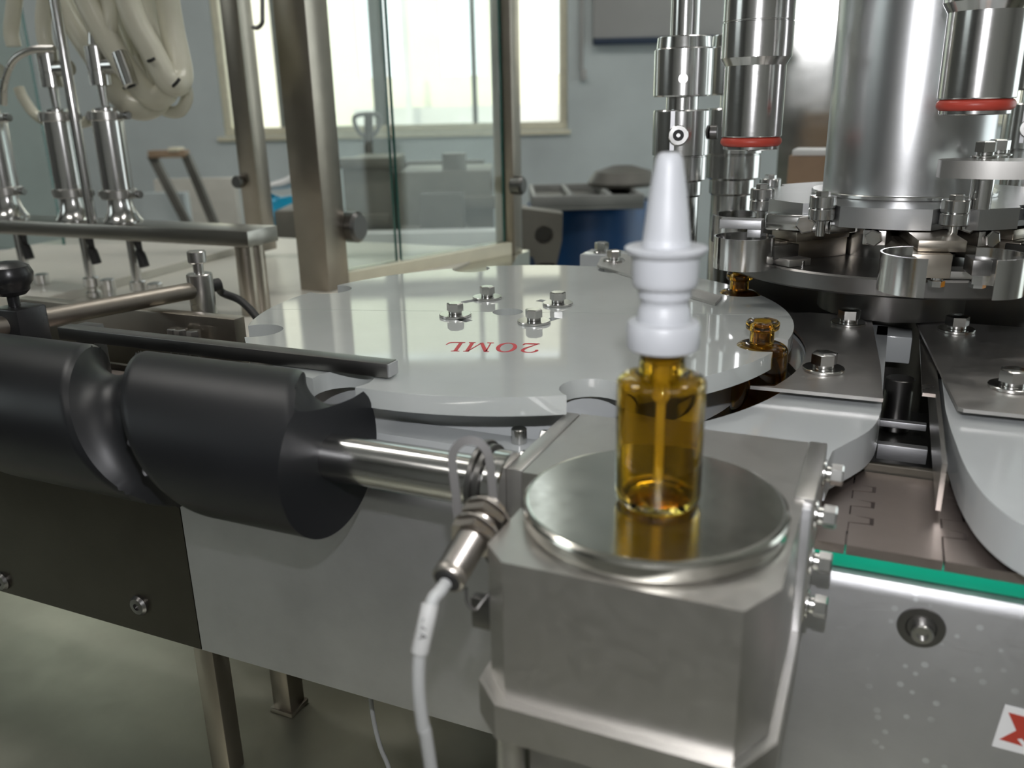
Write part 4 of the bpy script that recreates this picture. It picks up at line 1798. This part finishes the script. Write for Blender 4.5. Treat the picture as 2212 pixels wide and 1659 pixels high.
g.lathe((xr, y, ZR + 3.2), [(6, 0), (9, 2), (9, 8), (7, 10), (7, 14), (10, 16), (10, 27), (8, 28), (5.6, 28)], 28)
g.lathe((xr + 24, y + 4, ZR + 3.2), [(6, 0), (8, 2), (8, 10), (9.5, 12), (9.5, 25), (7, 26), (0, 26)], 28)
part('piston_rod', g, STEELV, pm)
for u, lab in ((163, 'middle of the three upright filling pumps on the crossbeam'), (22, 'leftmost of the three upright filling pumps, cut by the picture edge')):
    dup(pm, (PY(u, 465, YPp).x, YPp, zt), lab)
rx = PY(198, 470, FY + 8).x
g = G()
g.cyl((rx, FY + 8, zt + .1), 6.0, 420, 'z', 28)
solo('upright_rod', g, STEELV, 'slim bright upright rod in front of the middle filling pump', 'rod', (rx, FY + 8, zt))
# curved steel pipe joining the pumps' fittings
g = G()
g.tube([PY(118, 105, YPp - 10), PY(70, 108, YPp - 20), PY(30, 130, YPp - 25), PY(10, 180, YPp - 25), PY(8, 225, YPp - 20)], 4.2, 14)
solo('bent_pipe', g, STEEL, 'bent steel pipe arching between the left filling pumps', 'pipe', tuple(PY(30, 130, YPp)))

HOSES = [
    ([(36, -40, 0), (28, 30, 0), (24, 70, 0), (30, 100, 0)], 8.5, 'left short milky hose rising from the leftmost filling pump'),
    ([(104, -40, 0), (94, 30, 0), (95, 75, 0), (100, 98, 0)], 8.5, 'short milky hose rising from the middle filling pump'),
    ([(222, -60, 10), (238, 20, 6), (238, 60, 0), (232, 92, 0)], 8, 'short milky hose rising from the rightmost filling pump'),
    ([(100, -60, 25), (150, 40, 25), (205, 125, 25), (250, 200, 28), (300, 236, 30), (345, 215, 36), (340, 150, 44), (300, 60, 50), (262, -60, 56)], 11, 'broad translucent hose loop hanging lowest at the left of the bundle'),
    ([(160, -60, -4), (205, 40, -4), (255, 120, -2), (300, 185, 0), (335, 212, 6), (362, 190, 14), (350, 130, 22), (318, 40, 30), (290, -60, 34)], 11, 'translucent hose loop in front of the bundle with a steel joint'),
    ([(255, -60, -16), (290, 40, -16), (328, 110, -14), (362, 172, -12), (385, 180, -4), (390, 150, 8), (372, 60, 20), (352, -60, 24)], 11, 'translucent hose loop ending in a black band at the right of the bundle'),
    ([(330, -60, 60), (352, 40, 60), (385, 150, 60), (404, 205, 60), (388, 240, 58), (352, 236, 54), (322, 200, 50), (300, 120, 50)], 7, 'thin translucent hose loop at the right end of the bundle'),
    ([(345, -60, 122), (356, 40, 122), (362, 110, 122), (366, 160, 122), (350, 195, 125), (310, 150, 128), (270, 40, 128), (250, -60, 128)], 10, 'straight hanging translucent hose behind the bundle'),
    ([(190, -60, 70), (225, 40, 70), (262, 130, 72), (290, 180, 74), (318, 160, 80), (300, 80, 84), (265, -60, 88)], 11, 'translucent hose in the middle of the bundle behind the others'),
    ([(40, 190, 40), (52, 215, 40), (80, 250, 40), (130, 270, 40), (190, 262, 40), (210, 245, 40)], 6.5, 'clear hose running low behind the filling pumps'),
]
for pts, r, lab in HOSES:
    g = G()
    g.tube([PY(u, v, YPp + dy) for u, v, dy in pts], r * (1.22 if r > 9 else 1.05), 16)
    solo('hose', g, HOSE, lab, 'hose', tuple(PY(pts[0][0], max(pts[0][1], 0), YPp)), group='filler hoses')
for (u0, v0, u1, v1, dy, nm) in ((268, 190, 292, 182, -14, 'lower black hose band'), (320, 132, 334, 126, -28, 'upper black mark on a hose'), (374, 186, 388, 170, -18, 'black band at the end of a hose')):
    g = G()
    g.tube([PY(u0, v0, YPp + dy), PY((u0 + u1) / 2, (v0 + v1) / 2 + 1, YPp + dy - 3), PY(u1, v1, YPp + dy)], 1.8, 8)
    solo('cable_tie', g, RUBBER, {'l': 'black tie at the steel joint of the front hose', 'u': 'small black tie on the side of the front hose', 'b': 'black tie at the right end of the hose bundle'}[nm[0]], 'tie', tuple(PY(u0, v0, YPp)), group='black ties on the hoses')
g = G()
a, b = PY(258, 112, YPp - 14), PY(284, 186, YPp - 16)
g.cyl(tuple(a), 8.5, (b - a).length, (b - a).normalized(), 28, .8)
solo('hose_joint', g, STEELV, 'bright steel hose joint in the bundle of translucent hoses', 'joint', tuple(a))

g = G()
g.prism([(-1270, 322), (-495, 322), (-495, 500), (_cp[0] - 45, _cp[1] + 30), (-1270, _cp[1] + 30)], ZR + .2, ZR + 3)
solo('deck_cover', g, MATS['satin_cover'], 'cream white cover sheet on the raised deck under the filling pumps', 'cover', (-900, 600, ZR))

# filler base box, sliding rod and clamps
A = PZ(75, 650, 922)
B = PZ(520, 532, 922)
g = G()
g.prism([(A[0] - 400, A[1]), (A[0], A[1]), (B[0], B[1]), (B[0] - 400, B[1])], ZR + 3.2, 922)
solo('filler_base', g, MATS['satin_cover'], 'grey steel box at the left edge below the filling pumps', 'box', (A[0] - 250, A[1], ZR))
ra, rb = PZ(60, 694, 1000), PZ(425, 626, 1000)
ra, rb = Vector((*ra, 1000)), Vector((*rb, 1000))
rd = (rb - ra).normalized()
cl = thing('clamp_arm', 'dark round rod running away from the black knob to a clamp post', 'rod', tuple(ra))
g = G()
g.cyl(tuple(ra - rd * 30), 7.0, (rb - ra).length + 36, rd, 28)
part('rod', g, MATS['bronze_rod'], cl)
cp = PZ(432, 668, 985)
pc = Vector((rb.x, rb.y, 0)) + Vector((rd.x, rd.y, 0)) * 4
g = G()
g.cyl((pc.x, pc.y, ZR + .2), 10.5, 1013 - ZR, 'z', 32, .8)
g.cyl((pc.x, pc.y, 1010), 4.2, 18, 'z', 20)
part('clamp_post', g, STEEL, cl)
g = G()
g.ring((pc.x, pc.y, 1022), .1, 7.6, 10, 'z', 24, .8)
part('knurled_screw', g, STEEL, cl)
g = G()
k0 = ra - rd * 4
g.box(k0.x - 13, k0.x + 13, k0.y - 12, k0.y + 12, 962.5, 1012, 1.5)
part('clamp_body', g, KNOBP, cl, 'black plastic clamp body')
g = G()
g.cyl((k0.x - 4, k0.y, 1012), 4, 12, 'z', 20)
n = 20
g.lathe((k0.x - 4, k0.y, 1020), [(9, 0), (12, 3), (12.5, 6), (15, 9), (16, 15), (14, 20), (9, 23), (0, 24)], 28)
part('knob', g, KNOBP, cl, 'black knob')
g = G()
e = Vector((pc.x, pc.y, 1001)) + rd * 8
g.cyl(tuple(e), 5.5, 9, rd, 20)
c1 = PD(500, 640, 700)
g.tube([e + rd * 8, PY(480, 632, e.y + 18), PY(520, 650, e.y + 22), PY(556, 688, e.y + 10), Vector((PY(575, 720, e.y).x, e.y, 960)), Vector((PY(585, 740, e.y).x, e.y - 4, ZR + 2.5))], 3.4, 12)
part('black_lead', g, RUBBER, cl, 'black cable leaving the clamp')
g = G()
g.tube([k0 + Vector((12, -6, -10)), k0 + Vector((24, -14, -30)), k0 + Vector((34, -24, -34)), k0 + Vector((52, -30, -36))], 2.8, 10)
part('black_lead', g, RUBBER, cl)
zz = 990
e0 = PZ(505, 690, zz)
g = G()
g.box(e0[0] - 240, e0[0], e0[1], e0[1] + 12, ZR + 16, zz, .8)
g.box(e0[0] - 238, e0[0] - 222, e0[1] + 1, e0[1] + 11, ZR + .2, ZR + 16)
g.box(e0[0] - 20, e0[0] - 4, e0[1] + 1, e0[1] + 11, ZR + .2, ZR + 16)
solo('side_rail', g, POSTM, 'broad tan steel rail standing between starwheel and filler', 'rail', (e0[0] - 120, e0[1], ZR))
for i, u in enumerate((240, 262, 300)):
    a = PZ(u, 742, 985)
    g = G()
    g.cyl((a[0], e0[1] - 12, ZR + .2), 5, 976 - ZR, 'z', 20)
    g.hexp((a[0], e0[1] - 12, 976), 9, 6, 'z', i)
    solo('stud', g, BOLTM, ['left', 'middle', 'right'][i] + ' of three small studs in front of the tan rail', 'stud', (a[0], e0[1] - 12, ZR), group='studs by the rail')

# ---- enclosure posts and glass
c0 = PZ(713, 636, ZR)
PW = 47
xq, yq = c0
en = thing('enclosure_frame', 'brown stainless enclosure posts and sill rail around the machine', 'frame', (xq, yq, ZR))
g = G()
g.box(xq - PW, xq, yq, yq + PW, ZR + .2, 2000, 1.5)
part('post', g, POSTM, en)
c1 = PZ(1112, 549, ZR)
g = G()
g.box(c1[0] - 34, c1[0], c1[1], c1[1] + 34, ZR + .2, 2000, 1.2)
part('post', g, POSTM, en)
c2 = PY(545, 300, 830)
g = G()
g.box(c2.x - 34, c2.x, 830, 862, ZR + 14.2, 2000, 1.2)
part('post', g, POSTM, en)
a0, a1 = Vector((xq - 20, yq + PW, 0)), Vector((c1[0] - 17, c1[1], 0))
dd = (a1 - a0).normalized()
g = G()
g.strip([a0 + Vector((0, 0, ZR + 10)), a1 + Vector((0, 0, ZR + 10))], 15, 9.8, (0, 0, 1))
part('sill_rail', g, CREAMP, en, 'pale sill rail')
LL = (a1 - a0).length


def glass(p0, p1, z0, z1, label, th=6):
    g = G()
    d = (p1 - p0).normalized()
    n = Vector((-d.y, d.x, 0)) * th / 2
    q = [p0 + n, p1 + n, p1 - n, p0 - n]
    vs = [Vector((v.x, v.y, z)) for z in (z0, z1) for v in q]
    g.add(vs, [(0, 1, 5, 4), (2, 3, 7, 6)])
    g.mi = 1
    g.add(vs, [(1, 2, 6, 5), (3, 0, 4, 7), (0, 3, 2, 1), (4, 5, 6, 7)])
    return part('glass_panel', g, [PANE, EDGEG], en)


# where the green edge line falls along the side
def along(u, v):
    best = None
    for i in range(200):
        p = a0 + dd * (LL * i / 199)
        q = B0 + UX * p.x / 1000 + VY * p.y / 1000 + Vector((0, 0, 1.05)) - CAM
        pxu = 1106 + FPX * q.dot(RT) / q.dot(FW)
        if best is None or abs(pxu - u) < best[0]:
            best = (abs(pxu - u), i / 199)
    return best[1]


f1 = along(846, 400)
glass(a0 + dd * 2, a0 + dd * LL * f1, ZR + 20.5, 1980, 'glass panel between the wide post and its dark green edge')
glass(a0 + dd * (LL * f1 + 8), a1 - dd * 2, ZR + 20.5, 1980, 'glass panel between the dark green edge and the far corner post')
gl0 = PY(88, 250, 790)
glass(Vector((gl0.x - 500, 790, 0)), Vector((gl0.x, 790, 0)), ZR + .5, 1980, 'glass panel with teal edge behind the filling pumps')
gl1 = PY(470, 200, 850)
for i, (uu, vv, plane, r, lab) in enumerate(((752, 492, yq + PW + 6, 21, 'dark half round glass clamp on the wide post'), (515, 393, 824, 10, 'small round glass clamp on the slim left post'), (1092, 406, c1[1] - 6, 15, 'half round glass clamp on the far corner post'))):
    if i == 1:
        q = PY(uu, vv, plane)
        g = G()
        g.lathe(tuple(q), [(0, -6), (r * .9, -6), (r, -4), (r, 4), (r * .9, 6), (0, 6)], 32, 'y')
    else:
        q = PX(uu, vv, (xq if i == 0 else c1[0]) + 2)
        q = Vector(((xq if i == 0 else c1[0]) + 3, (yq + PW + 14) if i == 0 else c1[1] + 8, q.z))
        g = G()
        g.lathe(tuple(q), [(0, -9), (r * .9, -9), (r, -7), (r, 8), (r * .8, 12), (0, 12)], 32, 'x')
    part('glass_clamp', g, DARKM, en)
hk = [PY(u, v, 800) for u, v in ((566, -60), (567, 30), (566, 50), (556, 60), (546, 58))]
g = G()
g.tube(hk, 3.2, 12)
part('door_hook', g, DARKM, en)

# ================================================================== things at the back of the hall (world mm)
TZ = 700
tb = thing('work_table', 'low steel work table at the back carrying grey castings', 'table', (-300, 2250, 0), 'W')
g = G()
g.box(-1000, 10, 1900, 2650, TZ - 40, TZ, 4)
part('table_top', g, TRAYM, tb)
for x in (-980, -50):
    for y in (1970, 2590):
        g = G()
        g.box(x, x + 45, y, y + 45, 0, TZ - 40)
        part('leg', g, CASTM, tb)


def wbox(name, u0, u1, v0, y, depth, m, label, cat, z0=TZ, bev=6, extra=None):
    a, b = WY(u0, v0, y), WY(u1, v0, y)
    g = G()
    g.box(a.x, b.x, y, y + depth, z0 + .5, a.z, bev)
    if extra:
        extra(g, a, b, y)
    return solo(name, g, m, label, cat, ((a.x + b.x) / 2, y, z0), 'W')


def slabs(g, a, b, y):
    g.box(a.x + 15, b.x - 10, y - 16, y, a.z - 160, a.z - 130, 3)
    g.box(a.x - 10, b.x + 10, y - 10, y + 60, a.z - 20, a.z + 4, 3)


def ribs(g, a, b, y):
    g.box(a.x + 80, b.x + 30, y - 30, y, a.z - 90, a.z - 60, 3)
    g.box(a.x + 5, b.x - 60, y - 46, y, a.z - 150, a.z - 130, 3)
    g.cyl((a.x + 140, y + 40, a.z), 30, 40, 'z', 24)


wbox('machine_casting', 737, 846, 346, 2150, 300, CASTM, 'grey machine casting with pale ledge seen through the near glass', 'casting', extra=slabs)
wbox('machine_casting', 856, 1062, 372, 2150, 260, CASTM, 'broad brownish casting with stacked boards in the middle of the far glass', 'casting', extra=ribs)
wbox('board', 872, 1046, 350, 2465, 60, CASTD, 'dark board lying on top of the broad casting behind the glass', 'board', bev=3)
wbox('steel_ledge', 780, 1080, 505, 1955, 60, PAPER, 'pale ledge in front of the castings behind the glass', 'ledge', bev=3)
wbox('toolbox', 905, 1000, 420, 2030, 60, CASTD, 'small dark toolbox in front of the broad casting', 'box', bev=3)
wbox('machine_casting', 590, 642, 455, 1960, 160, CASTM, 'grey brown casting between the two left posts', 'casting')
# crumpled cyan bag
a, b = WY(572, 462, 2080), WY(628, 404, 2080)
bg_ = thing('plastic_bag', 'bright cyan plastic bag with pale top between the left posts', 'bag', ((a.x + b.x) / 2, 2140, TZ), 'W')
bm = bmesh.new()
bmesh.ops.create_icosphere(bm, subdivisions=3, radius=1)
for v in bm.verts:
    n = 1 + .18 * math.sin(v.co.x * 7 + v.co.z * 5) * math.cos(v.co.y * 6)
    v.co = Vector(((a.x + b.x) / 2 + v.co.x * n * 105, 2200 + v.co.y * n * 60, TZ + 4 + (v.co.z * n / 1.19 + 1) / 2 * (b.z - 10 - TZ)))
g = G()
g.frombm(bm)
part('bag_body', g, CYANP, bg_)
g = G()
g.tube([(a.x - 20, 2190, b.z - 8), ((a.x + b.x) / 2, 2195, b.z + 2), (b.x, 2200, b.z + 22), (b.x + 25, 2205, b.z + 12)], lambda s: 7 + 7 * math.sin(PI * s), 10)
part('bag_neck', g, PAPER, bg_)
# arm casting with bore, near the blue drum
y = 1850
pts = [WY(u, v, y) for u, v in ((1128, 450), (1216, 462), (1214, 520), (1200, 585), (1160, 585), (1152, 556), (1124, 548))]
hole = WY(1175, 508, y)
R2 = 20
g = G()
ring_ = [(hole.x + R2 * math.cos(2 * PI * k / 20), hole.z + R2 * math.sin(2 * PI * k / 20)) for k in range(20)]
poly = [(p.x, p.z) for p in pts]
g.prism(poly, -y - 60, -y, holes=[ring_], axis='-y')
g.box(pts[4].x, pts[3].x, y, y + 60, 0, pts[3].z + 20, 3)
g.box(pts[4].x - 36, pts[3].x + 30, y - 90, y + 150, 0, 40, 3)
g.box(hole.x - 40, hole.x + 40, y + 45, y + 60, hole.z - 30, hole.z + 30)
solo('arm_casting', g, CASTM, 'tan arm casting with a round bore beside the blue drum', 'casting', (pts[3].x, y, 0), 'W')
# blue drum with tray
y = 2300
a, b = WY(1130, 452, y), WY(1400, 452, y)
dm = thing('blue_drum', 'dark blue plastic drum with ribs standing on the floor', 'drum', ((a.x + b.x) / 2, y + 200, 0), 'W')
cx, rr = (a.x + b.x) / 2 + 30, (b.x - a.x) / 2 + 20
g = G()
g.lathe((cx, y + 200, 0), [(rr * .92, 0), (rr, 30), (rr, a.z * .33), (rr + 10, a.z * .35), (rr, a.z * .37), (rr, a.z * .66), (rr + 10, a.z * .68), (rr, a.z * .70), (rr, a.z - 20), (rr - 10, a.z)], 48)
part('drum_body', g, BLUEP, dm)
tz0 = a.z + 1
tray = thing('parts_tray', 'grey divided tray with dark compartments on the blue drum', 'tray', (cx, y + 150, tz0), 'W')
a, b = WY(1150, 425, y - 60), WY(1392, 425, y - 60)
th = max(30, a.z - tz0)
g = G()
g.box(a.x, b.x, y - 60, y + 300, tz0, tz0 + 8, 3)
for (x0, x1, y0, y1) in ((a.x, b.x, y - 60, y - 48), (a.x, b.x, y + 288, y + 300), (a.x, a.x + 12, y - 48, y + 288), (b.x - 12, b.x, y - 48, y + 288), (a.x + (b.x - a.x) * .33, a.x + (b.x - a.x) * .33 + 14, y - 48, y + 288), (a.x + (b.x - a.x) * .68, a.x + (b.x - a.x) * .68 + 14, y - 48, y + 288)):
    g.box(x0, x1, y0, y1, tz0 + 8, tz0 + th, 2)
part('tray_body', g, TRAYM, tray)
g = G()
g.box(a.x + 14, a.x + (b.x - a.x) * .33 - 2, y - 46, y + 286, tz0 + 8.2, tz0 + th * .5)
g.box(a.x + (b.x - a.x) * .33 + 16, a.x + (b.x - a.x) * .68 - 2, y - 46, y + 286, tz0 + 8.2, tz0 + th * .5)
g.box(a.x + (b.x - a.x) * .68 + 16, b.x - 14, y - 46, y + 286, tz0 + 8.2, tz0 + th * .5)
part('tray_contents', g, CASTD, tray)
c = WY(1345, 402, y + 200)
g = G()
g.lathe((c.x, y + 200, tz0 + th + .5), [(95, 0), (100, 10), (80, 40), (30, 55), (0, 56)], 32)
solo('dark_cap', g, CASTD, 'round dark cap lying on the right end of the grey tray', 'cap', (c.x, y + 200, tz0 + th), 'W')
# pallet truck
y = 2850
h = [WY(u, v, y) for u, v in ((797, 300), (776, 285), (765, 262), (770, 250), (796, 246), (818, 250), (822, 264), (812, 285), (797, 300))]
pt = thing('pallet_truck', 'pallet truck with a grey loop handle seen under the window', 'pallet truck', (h[0].x, y, 0), 'W')
g = G()
g.tube(h, 7, 10)
part('handle_loop', g, TRAYM, pt)
g = G()
g.tube([WY(796, 247, y), WY(797, 300, y), WY(800, 360, y), Vector((h[0].x + 20, y - 20, 350))], 14, 12)
part('drawbar', g, CASTD, pt)
g = G()
g.box(h[0].x - 130, h[0].x + 170, y - 130, y + 80, 120, 380, 15)
g.cyl((h[0].x - 60, y - 20, 90), 88, 150, 'x', 28)
part('pump_unit', g, CASTD, pt)
for s in (-200, 90):
    g = G()
    g.box(h[0].x + s, h[0].x + s + 150, y + 80, y + 900, 60, 120, 8)
    g.cyl((h[0].x + s + 40, y + 820, 35), 34, 70, 'x', 24)
    part('fork', g, CASTM, pt)
# trestle and pale boards at the left wall
y = 3000
fsd = thing('folding_trestle', 'dark legged folding trestle leaning by the pale boards at left', 'trestle', (WY(400, 400, y).x, y, 0), 'W')
for (u0, v0, u1, v1) in ((328, 335, 408, 490), (402, 335, 470, 500)):
    p, q = WY(u0, v0, y), WY(u1, v1, y)
    e = p + (q - p) * (p.z / (p.z - q.z))
    g = G()
    g.strip([p, Vector((e.x, y, 2))], 13, 13, (0, 1, 0))
    part('leg', g, CASTD, fsd)
p, q = WY(325, 333, y), WY(405, 333, y)
g = G()
g.box(p.x, q.x, y - 25, y + 25, p.z - 12, p.z + 12, 3)
part('top_bar', g, WOODP, fsd)
g = G()
p, q = WY(368, 318, y), WY(394, 332, y)
g.box(p.x, q.x, y - 30, y + 30, WY(330, 330, y).z + 3, p.z, 4)
solo('small_box', g, CREAMP, 'small cream box lying on the trestle top', 'box', (p.x, y, p.z - 20), 'W')
y = 3300
p, q = WY(330, 388, y), WY(505, 388, y)
g = G()
g.box(p.x, q.x, y, y + 60, 0, p.z, 4)
solo('pale_board', g, MATS['satin_cover'], 'pale board leaning upright behind the folding trestle', 'board', (p.x, y, 0), 'W')
p, q = WY(300, 418, 3100), WY(398, 418, 3100)
g = G()
g.box(p.x, q.x, 3100, 3150, 0, p.z, 4)
solo('grey_board', g, WALLP, 'grey blue board standing in front of the pale board', 'board', (p.x, 3100, 0), 'W')
